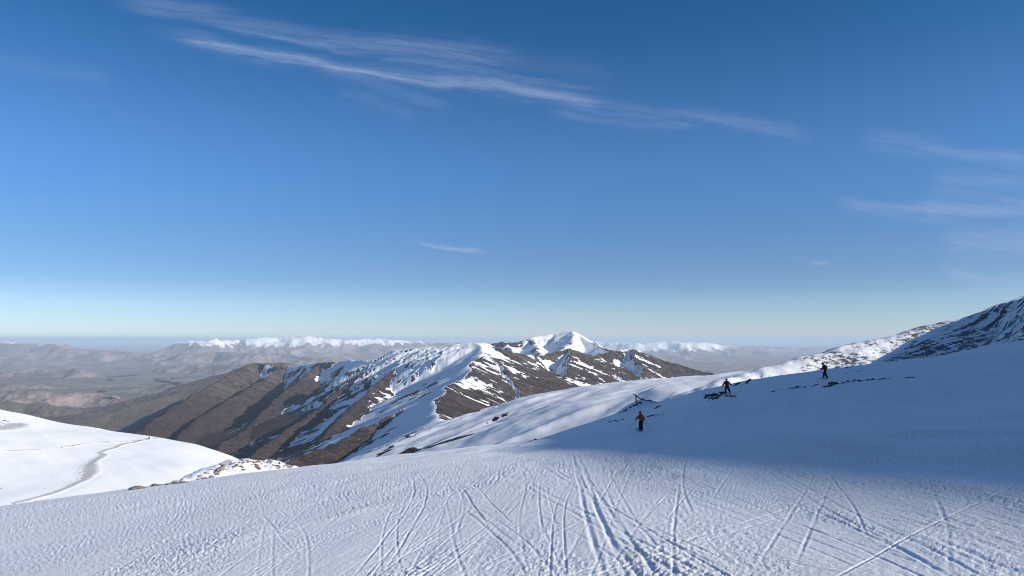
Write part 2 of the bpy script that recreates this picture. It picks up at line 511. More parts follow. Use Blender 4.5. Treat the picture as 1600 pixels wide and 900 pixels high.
FAR_RIDGES = [   # (points, left slope, right slope, roundness, gullies)
    ([(-300, 533, 30000), (-150, 536, 31000), (0, 534, 30000), (40, 535, 30000), (70, 538, 30000), (90, 536, 29000), (112, 543, 28500), (140, 545, 28000), (180, 547, 27500), (215, 553, 27000), (245, 560, 26000)], .30, .28, 200, ((1500, 160, 1200), (500, 50, 600)), 1),
    ([(-200, 560, 24000), (-50, 563, 24000), (60, 566, 23500), (150, 570, 23000), (230, 576, 22000)], .22, .2, 400, ((1200, 130, 900), (420, 45, 500)), 2),
    ([(-150, 590, 16500), (0, 582, 16500), (40, 575, 16500), (80, 573, 16500), (110, 577, 16000), (150, 596, 15000)], .25, .22, 250, ((800, 90, 700), (300, 30, 400)), 3),
    ([(215, 556, 33000), (240, 549, 32000), (275, 539, 31000), (300, 533, 31000), (320, 529, 31000), (345, 533, 31500), (370, 531, 33000), (400, 528, 33000), (440, 526, 33500), (470, 524, 33500), (500, 525, 33500), (530, 530, 34000), (560, 531, 34000), (590, 528, 35000), (620, 530, 35000), (660, 535, 36000), (730, 536, 38000), (800, 536, 40000)], .36, .34, 120, ((1500, 210, 900), (520, 80, 600)), 4),
    ([(190, 577, 25000), (250, 562, 24500), (300, 551, 24000), (345, 549, 24000), (390, 551, 23500), (425, 552, 23000), (450, 556, 23000), (520, 560, 22000), (620, 566, 21000)], .26, .24, 150, ((1000, 150, 800), (380, 55, 500)), 5),
    ([(250, 577, 18500), (290, 569, 18500), (330, 567, 18000), (370, 570, 17500), (420, 575, 17000)], .25, .22, 250, ((800, 90, 700), (300, 30, 400)), 6),
    ([(860, 536, 42000), (930, 534, 40000), (965, 536, 39000), (1005, 536, 38000), (1035, 533, 38000), (1060, 532, 38000), (1085, 535, 38000), (1125, 538, 38500), (1165, 546, 38000), (1230, 553, 37000)], .34, .32, 150, ((1700, 240, 900), (600, 80, 700)), 7),
    ([(1100, 540, 48000), (1150, 539, 48000), (1180, 540, 48000), (1240, 543, 48000), (1290, 543, 48000), (1360, 544, 47000), (1500, 542, 46000), (1700, 538, 46000)], .34, .30, 150, ((1700, 210, 900), (600, 70, 700)), 8),
    ([(960, 556, 29000), (1010, 554, 29000), (1060, 555, 29000), (1100, 560, 28500), (1140, 567, 28000)], .25, .22, 250, ((900, 110, 700),), 9),
    ([(1090, 572, 23000), (1130, 567, 23500), (1170, 568, 23500), (1220, 574, 23000)], .15, .14, 350, ((700, 40, 700),), 10),
    ([(-250, 618, 9300), (-100, 612, 9300), (-20, 611, 9300), (60, 609, 9300), (130, 614, 9200), (200, 622, 9000)], .22, .2, 200, ((600, 70, 500), (220, 24, 300)), 11),
    ([(-300, 632, 7000), (-100, 630, 7000), (20, 628, 7000), (70, 632, 7000), (130, 640, 6900), (200, 650, 6600)], .22, .22, 150, ((500, 60, 400), (200, 22, 250)), 12),
    ([(-300, 600, 12000), (-60, 597, 12000), (0, 598, 12000), (60, 600, 12000), (120, 606, 12000)], .2, .18, 200, ((600, 60, 500), (220, 24, 300)), 13),
    ([(230, 604, 11500), (270, 598, 11500), (320, 592, 11500), (380, 590, 11500)], .2, .18, 200, ((600, 60, 500), (220, 24, 300)), 14),
]
FAR_RIDGES = [([pix(*p) for p in a], *b) for a, *b in FAR_RIDGES]


def far_z(x, y):
    z = PLAIN_Z + fbm(x / 2500, y / 2500, 3, 91) * 18
    for pts, kl, kr, rr, gl, sd_ in FAR_RIDGES:
        xs = [p[0] for p in pts]; ys = [p[1] for p in pts]
        m = (x > min(xs) - 9000) & (x < max(xs) + 9000) & (y > min(ys) - 9000) & (y < max(ys) + 9000)
        if not m.any():
            continue
        X, Y = x[m], y[m]
        sc = gl[0][0]
        wx = fbm(X / sc, Y / sc, 3, 92 + sd_) * sc * .45; wy = fbm(X / sc, Y / sc, 3, 99 + sd_) * sc * .45
        zz = ridge(pts, X + wx, Y + wy, kl * 1.15, kr * 1.15, 900, [(a, b * 1.5, c) for a, b, c in gl], rr, 70 + sd_)
        zz = zz + fbm(X / (sc * .5), Y / (sc * .5), 4, 120 + sd_) * sc * .05
        z[m] = np.maximum(z[m], zz)
    return z


def tz(x, y):
    return float(terrain(np.array([x]), np.array([y]))[0])


# ------------------------------------------------------------------ mesh and material helpers
def mesh_grid(name, X, Y, Z, attrs, mat, keep=None, smooth=True):
    """a polar grid (rows = distance, columns = bearing) as one mesh; keep = mask of the quads wanted"""
    n, m = X.shape
    idx = np.arange(n * m).reshape(n, m)
    q = np.stack([idx[:-1, :-1], idx[:-1, 1:], idx[1:, 1:], idx[1:, :-1]], axis=-1)
    q = q.reshape(-1, 4) if keep is None else q[keep]
    co = np.stack([X, Y, Z], -1).reshape(-1, 3).astype(np.float32)
    used = np.unique(q)
    remap = np.full(n * m, -1, np.int64); remap[used] = np.arange(len(used))
    q = remap[q]
    me = bpy.data.meshes.new(name)
    me.vertices.add(len(used)); me.vertices.foreach_set('co', co[used].ravel())
    me.loops.add(q.size); me.loops.foreach_set('vertex_index', q.ravel().astype(np.int32))
    me.polygons.add(len(q))
    me.polygons.foreach_set('loop_start', np.arange(0, q.size, 4, dtype=np.int32))
    me.polygons.foreach_set('loop_total', np.full(len(q), 4, np.int32))
    me.update(calc_edges=True)
    if smooth:
        me.shade_smooth()
    for k, v in attrs.items():
        a = me.attributes.new(k, 'FLOAT', 'POINT')
        a.data.foreach_set('value', v.reshape(-1)[used].astype(np.float32))
    me.materials.append(mat)
    o = bpy.data.objects.new(name, me)
    COL.objects.link(o)
    o['kind'] = 'structure'
    return o


class NT:
    """a small wrapper for node materials"""
    def __init__(self, name):
        self.m = bpy.data.materials.new(name)
        self.m.use_nodes = True
        self.t = self.m.node_tree
        self.n, self.l = self.t.nodes, self.t.links
        self.n.clear()
        self.out = self.n.new('ShaderNodeOutputMaterial')
        self.b = self.n.new('ShaderNodeBsdfPrincipled')
        self.l.new(self.b.outputs[0], self.out.inputs[0])
        self.pos = self.n.new('ShaderNodeNewGeometry').outputs['Position']

    def set(self, sock, v):
        if isinstance(v, (int, float)):
            sock.default_value = v
        elif isinstance(v, (tuple, list)):
            sock.default_value = v if len(v) == len(sock.default_value) else (*v, 1)
        else:
            self.l.new(v, sock)

    def math(self, op, a, b=None, c=None, clamp=False):
        n = self.n.new('ShaderNodeMath'); n.operation = op; n.use_clamp = clamp
        for i, v in enumerate((a, b, c)):
            if v is not None:
                self.set(n.inputs[i], v)
        return n.outputs[0]

    def attr(self, name):
        n = self.n.new('ShaderNodeAttribute'); n.attribute_name = name
        return n.outputs['Fac']

    def noise(self, scale, detail=5, rough=.55, stretch=(1, 1, 1), rot=0, vec=None, dist=0.0):
        mp = self.n.new('ShaderNodeMapping')
        mp.inputs['Rotation'].default_value = (0, 0, rot)
        mp.inputs['Scale'].default_value = stretch
        self.l.new(vec or self.pos, mp.inputs[0])
        n = self.n.new('ShaderNodeTexNoise')
        n.inputs['Scale'].default_value = scale
        n.inputs['Detail'].default_value = detail
        n.inputs['Roughness'].default_value = rough
        n.inputs['Distortion'].default_value = dist
        self.l.new(mp.outputs[0], n.inputs[0])
        return n.outputs[0]

    def step(self, x, a, b, lo=0.0, hi=1.0):
        n = self.n.new('ShaderNodeMapRange'); n.interpolation_type = 'SMOOTHSTEP'
        self.set(n.inputs[0], x)
        n.inputs[1].default_value = a; n.inputs[2].default_value = b
        n.inputs[3].default_value = lo; n.inputs[4].default_value = hi
        return n.outputs[0]

    def mix(self, f, a, b):
        n = self.n.new('ShaderNodeMix'); n.data_type = 'RGBA'
        self.set(n.inputs['Factor'], f); self.set(n.inputs['A'], a); self.set(n.inputs['B'], b)
        return n.outputs['Result']

    def bump(self, h, strength, dist, normal=None):
        n = self.n.new('ShaderNodeBump')
        n.inputs['Strength'].default_value = strength
        n.inputs['Distance'].default_value = dist
        self.l.new(h, n.inputs['Height'])
        if normal is not None:
            self.l.new(normal, n.inputs['Normal'])
        return n.outputs[0]

    def done(self, color, rough=.8, normal=None, spec=.3):
        self.set(self.b.inputs['Base Color'], color)
        self.set(self.b.inputs['Roughness'], rough)
        self.b.inputs['Specular IOR Level'].default_value = spec
        if normal is not None:
            self.l.new(normal, self.b.inputs['Normal'])
        return self.m


def simple_mat(name, col, rough=.7, var=.25, scale=8):
    t = NT(name)
    n = t.noise(scale, 4)
    c2 = tuple(max(0, c * (1 - var)) for c in col); c1 = tuple(min(1, c * (1 + var)) for c in col)
    return t.done(t.mix(t.step(n, .3, .7), c2, c1), rough)


SNOW = (.865, .87, .885)

# near snow: crumbly, skied, with rock showing where the attribute says so
t = NT('skied snow')
crumb = t.noise(12, 8, .74)
fine = t.noise(30, 4, .6)
patch = t.noise(.22, 3, .5, (1.6, .5, 1))
amt = t.step(patch, .40, .62, .25, 1.0)
hgt = t.math('MULTIPLY', t.math('ADD', t.math('MULTIPLY', crumb, .8), t.math('MULTIPLY', fine, .35)), amt)
nb = t.bump(hgt, 1.0, .052)
rockn = t.noise(.42, 8, .72, (1, 1, 1))
rk = t.math('ADD', t.attr('rock'), t.math('MULTIPLY', t.math('MULTIPLY', t.math('SUBTRACT', rockn, .5), t.attr('grain')), 1.0))
rf = t.step(rk, .44, .60)
rc = t.mix(t.noise(1.3, 5), (.040, .038, .042), (.165, .148, .135))
crust = t.mix(t.noise(.16, 6, .65, (1, .35, 1), .3), (.82, .825, .845), (.90, .90, .91))
MAT_NEAR = t.done(t.mix(rf, crust, rc), .55, nb, .25)

# mountain cover: snow where the attribute and its noise say so, otherwise brown rock, scree and tussock
t = NT('mountain cover')
n1 = t.noise(.030, 7, .66)
n2 = t.noise(.0075, 6, .6)
n3 = t.noise(.11, 6, .75)
n4 = t.noise(.34, 4, .7)
cov = t.math('ADD', t.attr('snow'), t.math('ADD', t.math('MULTIPLY', t.math('SUBTRACT', n1, .5), 1.3), t.math('MULTIPLY', t.math('SUBTRACT', n3, .5), .9)))
sf = t.step(cov, .44, .60)
warmth = t.step(t.math('ADD', n2, t.math('MULTIPLY', t.math('SUBTRACT', n1, .5), .6)), .38, .62)
brown = t.mix(warmth, (.044, .031, .028), (.092, .069, .059))
brown = t.mix(t.step(n1, .50, .60), brown, (.165, .138, .120))
brown = t.mix(t.step(t.math('ADD', t.attr('chute'), t.math('MULTIPLY', t.math('SUBTRACT', n3, .5), 1.6)), -.22, -.02, .8, 0), brown, (.165, .135, .115))
brown = t.mix(t.step(t.math('ADD', n3, t.math('MULTIPLY', t.attr('chute'), -.25)), .38, .50, .92, 0), brown, (.036, .029, .030))
brown = t.mix(t.step(n4, .40, .62), t.mix(.55, brown, (.030, .025, .026)), brown)
brown = t.mix(t.math('MULTIPLY', t.attr('low'), .92), brown, t.mix(n1, (.024, .015, .016), (.066, .046, .043)))
scrib = t.math('ABSOLUTE', t.math('SUBTRACT', t.noise(.045, 5, .7, dist=.6), .5))
brown = t.mix(t.step(scrib, .008, .026, .45, 0), brown, (.17, .135, .115))
brown = t.mix(t.attr('tan'), brown, t.mix(n1, (.13, .105, .085), (.24, .195, .16)))
col = t.mix(sf, brown, SNOW)
nb = t.bump(t.math('MULTIPLY', n1, t.math('SUBTRACT', 1, sf)), .9, 18.0)
nb = t.bump(t.math('MULTIPLY', n3, t.math('SUBTRACT', 1.08, sf)), .6, 2.5, nb)
MAT_MTN = t.done(col, .85, nb, .12)

# far land: plains with faint fields, tussock hills, snow caps
t = NT('far land')
n1 = t.noise(.0012, 7, .62)
n2 = t.noise(.00022, 5, .55)
cov = t.math('ADD', t.attr('snow'), t.math('ADD', t.math('MULTIPLY', t.math('SUBTRACT', t.noise(.0026, 6, .68), .5), 1.1), t.math('MULTIPLY', t.math('SUBTRACT', t.noise(.009, 4, .7), .5), .9)))
sf = t.step(cov, .36, .70)
land = t.mix(t.step(n1, .35, .65), (.13, .098, .090), (.35, .270, .235))
green = t.mix(n1, (.095, .092, .075), (.185, .165, .135))
land = t.mix(t.math('MULTIPLY', t.attr('flat'), t.step(n2, .44, .56, 0, .6)), land, green)
vor = t.n.new('ShaderNodeTexVoronoi'); vor.inputs['Scale'].default_value = .0011
t.l.new(t.pos, vor.inputs['Vector'])
field = t.math('MULTIPLY', t.attr('flat'), .35)
land = t.mix(field, land, t.mix(t.math('FRACT', t.math('MULTIPLY', vor.outputs['Color'], 3.7)), (.09, .085, .06), (.27, .235, .18)))
col = t.mix(sf, land, SNOW)
MAT_FAR = t.done(col, .9, t.bump(n1, .9, 160.0), .1)


# ------------------------------------------------------------------ near ground
def near_rows():
    r, out = 1.2, []
    while r < 440:
        out.append(r)
        r += min(max(.00050 * r * r, .028), .30 + .0052 * r)
    return np.array(out)


az_f = np.arctan((np.arange(-120, 1721, 1.45) - 800) / F)
az = np.concatenate([np.linspace(-math.pi * .98, az_f[0], 90, endpoint=False), az_f, np.linspace(az_f[-1], math.pi * .98, 91)[1:]])
rr = near_rows()
AZ, RR = np.meshgrid(az, rr)
X, Y = RR * np.sin(AZ), RR * np.cos(AZ)
Z, ID = terrain(X, Y, True)


def tracks(X, Y, R_):
    """grooves that skis and boards have cut, and the lumps between them (metres)"""
    rs = np.random.RandomState(12)
    h = np.zeros(X.shape)
    near = R_ < 75
    x, y = X[near], Y[near]
    # wind-packed and skidded lumps, drawn out along the run
    xr, yr = x - .113 * y, y + .113 * x              # along the run
    xq, yq = x * .75 - y * .66, x * .66 + y * .75    # across it
    wob = fbm(x / 5, y / 9, 2, 2) * .5
    base = fbm((xr + wob) / .12, yr / 2.5, 4, 5, .65) * .0048 + fbm(x / 3.5, y / 9, 3, 6) * .05 + fbm(xr / .75, yr / 3, 3, 19) * .009
    m2 = sstep(.0, .35, fbm(x / 6, y / 10, 3, 35))
    base = base + m2 * fbm((xq + wob) / .11, yq / 2.4, 3, 36, .6) * .0045
    ch = fbm(xr / .075, yr / .12, 4, 9, .75)
    msk = sstep(-.05, .30, fbm(xr / 1.6, yr / 7, 4, 15))
    base = base + ch * (.40 + .75 * msk) * .0180
    base = base * (.40 + .85 * sstep(-.28, .30, fbm(xr / 4, yr / 13, 4, 55)))
    cut = np.zeros(x.shape)

    def groove(x0, y0, ang, L, curve, depth, w, gap=0.0, berm=.45):
        c, s = math.cos(ang), math.sin(ang)       # ang: 0 = straight ahead (+Y), positive = to the right
        u = (x - x0) * s + (y - y0) * c
        v = (x - x0) * c - (y - y0) * s
        m = (u > 0) & (u < L) & (np.abs(v) < 1.2 + abs(curve) * L * L)
        if not m.any():
            return
        uu, vv = u[m], v[m] - curve * u[m] ** 2
        vv = vv + noise(uu / 5.0, uu * 0 + x0, 3) * .06
        fade = np.minimum(1, np.minimum(uu, L - uu) / 1.2) * (.65 + .5 * noise(uu / 1.1, uu * 0 + y0 * 3.1, 7))
        acc_ = np.zeros(uu.shape)
        we = w + .0006 * np.hypot(x[m], y[m])
        for off in ((0,) if not gap else (-gap / 2, gap / 2)):
            e = (vv - off) / we
            acc_ += -np.exp(-e * e) + berm * np.exp(-((e - 1.9) / .8) ** 2) + berm * .6 * np.exp(-((e + 1.9) / .8) ** 2)
        cut[m] += acc_ * depth * fade * .72
    for i in range(1600):
        a = rs.normal(3, 11)
        x0, y0 = rs.uniform(-26, 22), rs.uniform(4, 40)
        if rs.rand() < (.20 if x0 > -2 else .06):
            a = rs.normal(8, 36)
        g = 0 if rs.rand() < .45 else rs.uniform(.16, .42)
        groove(x0, y0, R(a), rs.uniform(6, 32), rs.normal(0, .004), rs.uniform(.005, .015) if rs.rand() < .95 else rs.uniform(.015, .024), rs.uniform(.008, .017), g)
    for x0, y0, a, L, cv, dp, w, g in (
            (.95, 6.2, 4, 30, 0, .070, .085, .34), (1.35, 6.4, 2, 22, .001, .060, .08, .30), (2.0, 6.5, -6, 16, 0, .05, .07, .3),
            (-1.3, 6.5, 50, 12, -.004, .06, .08, .4), (1.0, 9.5, 48, 16, .006, .045, .06, .3), (3.6, 6.2, 30, 10, -.004, .028, .05, .0), (-.2, 6.3, -8, 12, .002, .03, .045, .0), (4.6, 7.0, -30, 7, .002, .028, .045, .0),
            (6.2, 10, 14, 9, .002, .045, .05, .0), (7.6, 13, -9, 9, -.035, .05, .06, .0), (2.4, 19, -14, 16, .02, .05, .05, .25),
            (-2.2, 7, -20, 18, .003, .022, .05, .3), (-4.4, 6.6, 22, 26, -.002, .03, .05, .26), (-6, 7, 24, 24, .002, .028, .04, .0), (-9, 9, 30, 28, 0, .03, .05, .3),
            (-1.6, 12, 16, 9, -.03, .05, .07, .0), (2.9, 12, 60, 9, .02, .04, .05, .25), (7.0, 14, 55, 10, -.01, .04, .05, .25)):
        groove(x0, y0, R(a), L, cv, dp * .30, w * .34, g * .7)
    h[near] = (base + cut) * sstep(75, 45, R_[near])
    return h


def drift(x, y):
    r = np.hypot(x, y)
    return sstep(30, 70, r) * (fbm(x / 4, y / 6, 4, 25) * .07 + fbm(x / 14, y / 14, 2, 26) * .16 + (ridged((x - .4 * y) / 6, (y + .4 * x) / 26, 2, 28) - .5) * .16)


relief = np.where(ID == NEAR, 1.0, .0) * tracks(X, Y, RR)
Z = Z + relief
Z = Z + np.where((RR > 30) & (ID == NEAR), drift(X, Y), 0)


def hollowless(Z):
    g = np.gradient(Z, axis=0) * 4
    return np.clip(-g, -1, 1)


def rock_cover(X, Y, Z, ID):
    d1, _, s1, _ = polyline(MTN_TOE, X, Y)
    d2, _, s2, _ = polyline(MTN_CREST, X, Y)
    # rock ribs of the shaded mountainside, running down and along it
    w = fbm(X / 30, Y / 30, 2, 43) * 2.5
    # ribs of scree and outcrop that fan out up the mountainside
    fx, fy = X - 50, Y - 136
    th = np.arctan2(fx, fy) + fbm(X / 20, Y / 20, 3, 43) * .009
    bands = fbm(th * 95, np.log(np.hypot(fx, fy) + 1) * 3.0, 4, 44, .62, 2.0)
    lump = fbm(d1 / 22, s1 / 50, 2, 46)
    dm, sm, _, _ = polyline([(190, -300, 0), (150, -60, 0), (108, 20, 0), (92, 70, 0), (82, 108, 0), (67, 143, 0), (92, 177, 0), (117, 207, 0), (146, 238, 0), (180, 262, 0), (250, 300, 0)], X, Y)
    inside = np.where(sm < 0, dm, -dm)
    hill = sstep(-3, 6, inside + lump * 8) * (X > 50) * (np.hypot(X, Y) < 450)
    rock = np.where((ID == MOUNT) | (ID == NEAR), -.35 + hill * (.77 + .66 * bands + .10 * lump + .14 * sstep(30, 4, inside)), -.35)
    sp = fbm(X / 9, Y / 9, 4, 47)
    rock = np.where(ID == KNOB, .12 + .5 * fbm(X / 1.6, Y / 1.6, 4, 48) + .22 * sstep(-.2, .8, hollowless(Z)), rock)
    rock = np.where(ID == SPECKLE, .40 + .16 * sp + .12 * sstep(.2, -.3, fbm(X / 40, Y / 40, 2, 49)) - .25 * sstep(150, 105, X), rock)
    return rock


ATT = dict(rock=rock_cover(X, Y, Z, ID), grain=np.where(ID == SPECKLE, 1.9, np.where(ID == KNOB, 1.2, np.where(ID == MOUNT, 1.45, .75))))
o = mesh_grid('ground', X, Y, Z, ATT, MAT_NEAR)

# ------------------------------------------------------------------ hills and mountains in the middle distance
rows = np.concatenate([np.exp(np.arange(math.log(431), math.log(5200), .0050)), np.exp(np.arange(math.log(5200), math.log(9000), .0075))])
az2 = np.arctan((np.arange(-360, 1901, 1.5) - 800) / F)
AZ, RR = np.meshgrid(az2, rows)
X, Y = RR * np.sin(AZ), RR * np.cos(AZ)
CHUTE = np.zeros(X.size)
Z, ID = terrain(X, Y, True)
chute = CHUTE.reshape(X.shape); CHUTE = None
Z[0] -= 2.0
gz_r = np.gradient(Z, axis=0) / np.gradient(RR, axis=0)
gz_a = np.gradient(Z, axis=1) / (np.gradient(AZ, axis=1) * RR)
gx = gz_r * np.sin(AZ) + gz_a * np.cos(AZ)
gy = gz_r * np.cos(AZ) - gz_a * np.sin(AZ)
face = -(gx * math.sin(R(SUN_AZ)) + gy * math.cos(R(SUN_AZ)))      # > 0: slope faces the winter sun and is scoured bare
steep = np.hypot(gx, gy)
big = fbm(X / 330, Y / 330, 4, 130, .6)
line = -105.0 + sstep(.22, -.28, face) * -205 + sstep(0, .3, face) * 10


def hollow(Z, k):
    P = np.pad(Z, k, mode='edge')
    n, m = Z.shape
    return (P[0:n, k:k + m] + P[2 * k:, k:k + m] + P[k:k + n, 0:m] + P[k:k + n, 2 * k:]) / 4 - Z


conc = np.clip(hollow(Z, 4) / 5.0, -1, 1) * .5 + np.clip(hollow(Z, 12) / 22.0, -1, 1) * .6
sn = .5 + (Z - line) / 150.0 + big * .9 + conc * .9 - chute * .75 + .45 * sstep(-170, -40, Z) * sstep(-.02, -.05, X / Y)
sn = np.minimum(sn, 1.25 - sstep(.35, .75, steep) * .45 + conc * .3)
dcr = polyline(MAIN + MAIN_P[1:] + MAIN_E[1:], X, Y)[0]
sn = sn + .75 * sstep(75, 12, dcr) * sstep(-.45, .35, big)
snow = np.clip(sn, -.6, 1.5)
snow = np.where(ID == BACKP, .98 + (Z + 60) / 250 + big * .35 + conc * .45 - .15 * (steep > .6), snow)
snow = np.where(ID == BENCH, 1.25 + big * .6 + fbm(X / 40, Y / 40, 3, 131) * .5, snow)
spk = sstep(-20, -110, X) * sstep(1250, 900, RR) + .45
snow = np.where(ID == BENCH, snow - .62 * spk * sstep(.12, .4, fbm(X / 22, Y / 22, 4, 133)) - sstep(-60, -100, X) * .12, snow)
snow = np.where(ID == LHILL, 2.0, snow)
snow = np.where(ID == NEAR, 1.5, snow)
snow = np.where(ID == FOOT, -1, snow)
snow = np.where(ID == SPECKLE, .75 + fbm(X / 9, Y / 9, 4, 47) * -.55, snow)
snow = np.where(ID == MOUNT, .8, snow)
tan = np.where(ID == FOOT, sstep(-650, -350, Z) * .4 + .4, 0.0) + sstep(4300, 6500, RR) * .3
low = sstep(-90, -260, Z + big * 60) * sstep(5200, 4200, RR)
names = {NEAR: 'terrain', MOUNT: 'terrain', SPECKLE: 'terrain', BENCH: 'hill', MAINR: 'mountain', BACKP: 'mountain', LHILL: 'hill', FOOT: 'hills'}
qid = ID[:-1, :-1]
for grp in ((NEAR, MOUNT, SPECKLE, KNOB), (BENCH,), (MAINR,), (BACKP,), (LHILL,), (FOOT,)):
    keep = np.isin(qid, grp)
    mesh_grid(names[grp[0]], X, Y, Z, dict(snow=snow, tan=tan, low=low, chute=chute), MAT_MTN, keep)

# ------------------------------------------------------------------ the far plain and its ranges, out to the horizon
rows = np.exp(np.arange(math.log(8900), math.log(60000), .0062))
rows = np.concatenate([rows, np.exp(np.arange(math.log(60000), math.log(180000), .03))])
az3 = np.arctan((np.arange(-500, 2101, 2.0) - 800) / F)
AZ, RR = np.meshgrid(az3, rows)
X, Y = RR * np.sin(AZ), RR * np.cos(AZ)
Z = far_z(X.ravel(), Y.ravel()).reshape(X.shape)
Z[0] -= 30
line = -270 - 270 * sstep(.06, .12, X / Y) * (RR > 32000) + 10 * sstep(-.45, -.55, X / Y)
snow = .5 + (Z - line) / 190.0 + np.clip(hollow(Z, 2) / 22, -1, 1) * .28 + np.clip(hollow(Z, 5) / 70, -1, 1) * .25
gz_r = np.gradient(Z, axis=0) / np.gradient(RR, axis=0)
flat = sstep(-700, -780, Z) * sstep(.14, .05, np.abs(gz_r))
mesh_grid('plain', X, Y, Z, dict(snow=np.clip(snow, -1, 1.5), flat=flat), MAT_FAR)

# ------------------------------------------------------------------ putting things where the land is
def surface(x, y):
    z, i = terrain(x, y, True)
    r = np.hypot(x, y)
    return np.where((r > 30) & (r < 440) & (i == NEAR), z + drift(x, y), z)


def hits(pts, d0, d1, n=1400, fn=surface):
    """where the lines of sight through photo pixels meet the land: [(x, y, z, distance)]"""
    D = np.exp(np.linspace(math.log(d0), math.log(d1), n))
    out = []
    ab = np.array([dirpix(*p) for p in pts])
    for k in range(0, len(pts), 40):
        q = ab[k:k + 40]
        x = q[:, :1] * D; y = np.broadcast_to(D, x.shape); z = EYE + q[:, 1:] * D
        g = fn(x.ravel(), y.ravel()).reshape(x.shape)
        below = g >= z
        for j in range(len(q)):
            i = int(np.argmax(below[j])) if below[j].any() else n - 1
            if i > 0 and below[j].any():
                e0 = z[j, i - 1] - g[j, i - 1]; e1 = g[j, i] - z[j, i]
                f = e0 / (e0 + e1 + 1e-9)
                d = D[i - 1] + (D[i] - D[i - 1]) * f
            else:
                d = D[i]
            xx, yy = q[j, 0] * d, d
            out.append((xx, yy, float(fn(np.array([xx]), np.array([yy]))[0]), d))
    return out


def obj(name, mesh, mat=None, parent=None, smooth=False):
    if isinstance(mesh, bmesh.types.BMesh):
        me = bpy.data.meshes.new(name)
        mesh.to_mesh(me); mesh.free()
        mesh = me
    if smooth:
        mesh.shade_smooth()
    if mat:
        mesh.materials.clear(); mesh.materials.append(mat)
    o = bpy.data.objects.new(name, mesh)
    COL.objects.link(o)
    if parent:
        o.parent = parent
    return o


def thing(name, label, cat, loc=(0, 0, 0), rz=0.0, group=None):
    o = bpy.data.objects.new(name, None)
    o.empty_display_size = .3
    COL.objects.link(o)
    o.location = loc; o.rotation_euler = (0, 0, rz)
    return tag(o, label, cat, group)


def tag(o, label, cat, group=None):
    o['label'] = label; o['category'] = cat
    if group:
        o['group'] = group
    return o


def add_box(bm, c, s, rot=None):
    r = bmesh.ops.create_cube(bm, size=1.0)
    M = Matrix.Translation(c) @ (rot.to_4x4() if rot else Matrix.Identity(4)) @ Matrix.Diagonal((*s, 1))
    bmesh.ops.transform(bm, matrix=M, verts=r['verts'])
    return r['verts']


def add_bar(bm, a, b, r0, r1=None, seg=8):
    a, b = Vector(a), Vector(b)
    d = b - a
    r = bmesh.ops.create_cone(bm, cap_ends=True, segments=seg, radius1=r0, radius2=r1 if r1 is not None else r0, depth=d.length)
    M = Matrix.Translation((a + b) / 2) @ d.to_track_quat('Z', 'Y').to_matrix().to_4x4()
    bmesh.ops.transform(bm, matrix=M, verts=r['verts'])


def skin(name, chains, mat, parent, level=2):
    """chains: list of [(x, y, z, radius), ...]; points that coincide are joined, so the figure is one surface"""
    vs, es, rad, key = [], [], [], {}
    for ch in chains:
        prev = None
        for x, y, z, r in ch:
            k = (round(x, 4), round(y, 4), round(z, 4))
            if k not in key:
                key[k] = len(vs); vs.append((x, y, z)); rad.append(r)
            i = key[k]
            if prev is not None and prev != i:
                es.append((prev, i))
            prev = i
    me = bpy.data.meshes.new(name)
    me.from_pydata(vs, es, [])
    o = bpy.data.objects.new(name, me)
    COL.objects.link(o)
    md = o.modifiers.new('skin', 'SKIN')
    for v, r in zip(me.skin_vertices[0].data, rad):
        v.radius = (r, r)
    me.skin_vertices[0].data[0].use_root = True
    sb = o.modifiers.new('sub', 'SUBSURF'); sb.levels = level; sb.render_levels = level
    dg = bpy.context.evaluated_depsgraph_get()
    m2 = bpy.data.meshes.new_from_object(o.evaluated_get(dg))
    bpy.data.objects.remove(o); bpy.data.meshes.remove(me)
    return obj(name, m2, mat, parent, smooth=True)


def ball(bm, c, s, seg=20, rings=12, rot=None):
    r = bmesh.ops.create_uvsphere(bm, u_segments=seg, v_segments=rings, radius=1.0)
    M = Matrix.Translation(c) @ (rot.to_4x4() if rot else Matrix.Identity(4)) @ Matrix.Diagonal((*s, 1))
    bmesh.ops.transform(bm, matrix=M, verts=r['verts'])
    return r['verts']


# ------------------------------------------------------------------ materials of the small things
M_SKIN = simple_mat('skin', (.45, .27, .20), .6, .1, 20)
M_BLACK = simple_mat('black fabric', (.012, .012, .015), .85, .3, 30)
M_NAVY = simple_mat('dark fabric', (.020, .020, .028), .85, .3, 30)
M_BROWN = simple_mat('brown jacket fabric', (.095, .052, .036), .85, .3, 30)
M_RUST = simple_mat('rust orange jacket fabric', (.24, .065, .024), .85, .25, 30)
M_TAN = simple_mat('tan pack fabric', (.28, .18, .08), .85, .25, 30)
M_HELM = simple_mat('helmet shell', (.014, .014, .016), .35, .2, 10)
M_LENS = simple_mat('goggle lens', (.03, .02, .015), .12, .1, 10)
M_SKI = simple_mat('ski top sheet', (.018, .018, .024), .35, .4, 6)
M_ALU = simple_mat('pole shaft', (.05, .05, .055), .35, .2, 10)
M_WOOD = simple_mat('weathered timber', (.060, .048, .040), .85, .4, 14)
M_WALL = simple_mat('hut cladding', (.075, .075, .080), .7, .2, 2)
M_PALE = simple_mat('pale hut paint', (.70, .70, .68), .6, .06, 2)
M_TREE = simple_mat('dark conifers', (.022, .030, .024), .95, .5, .05)

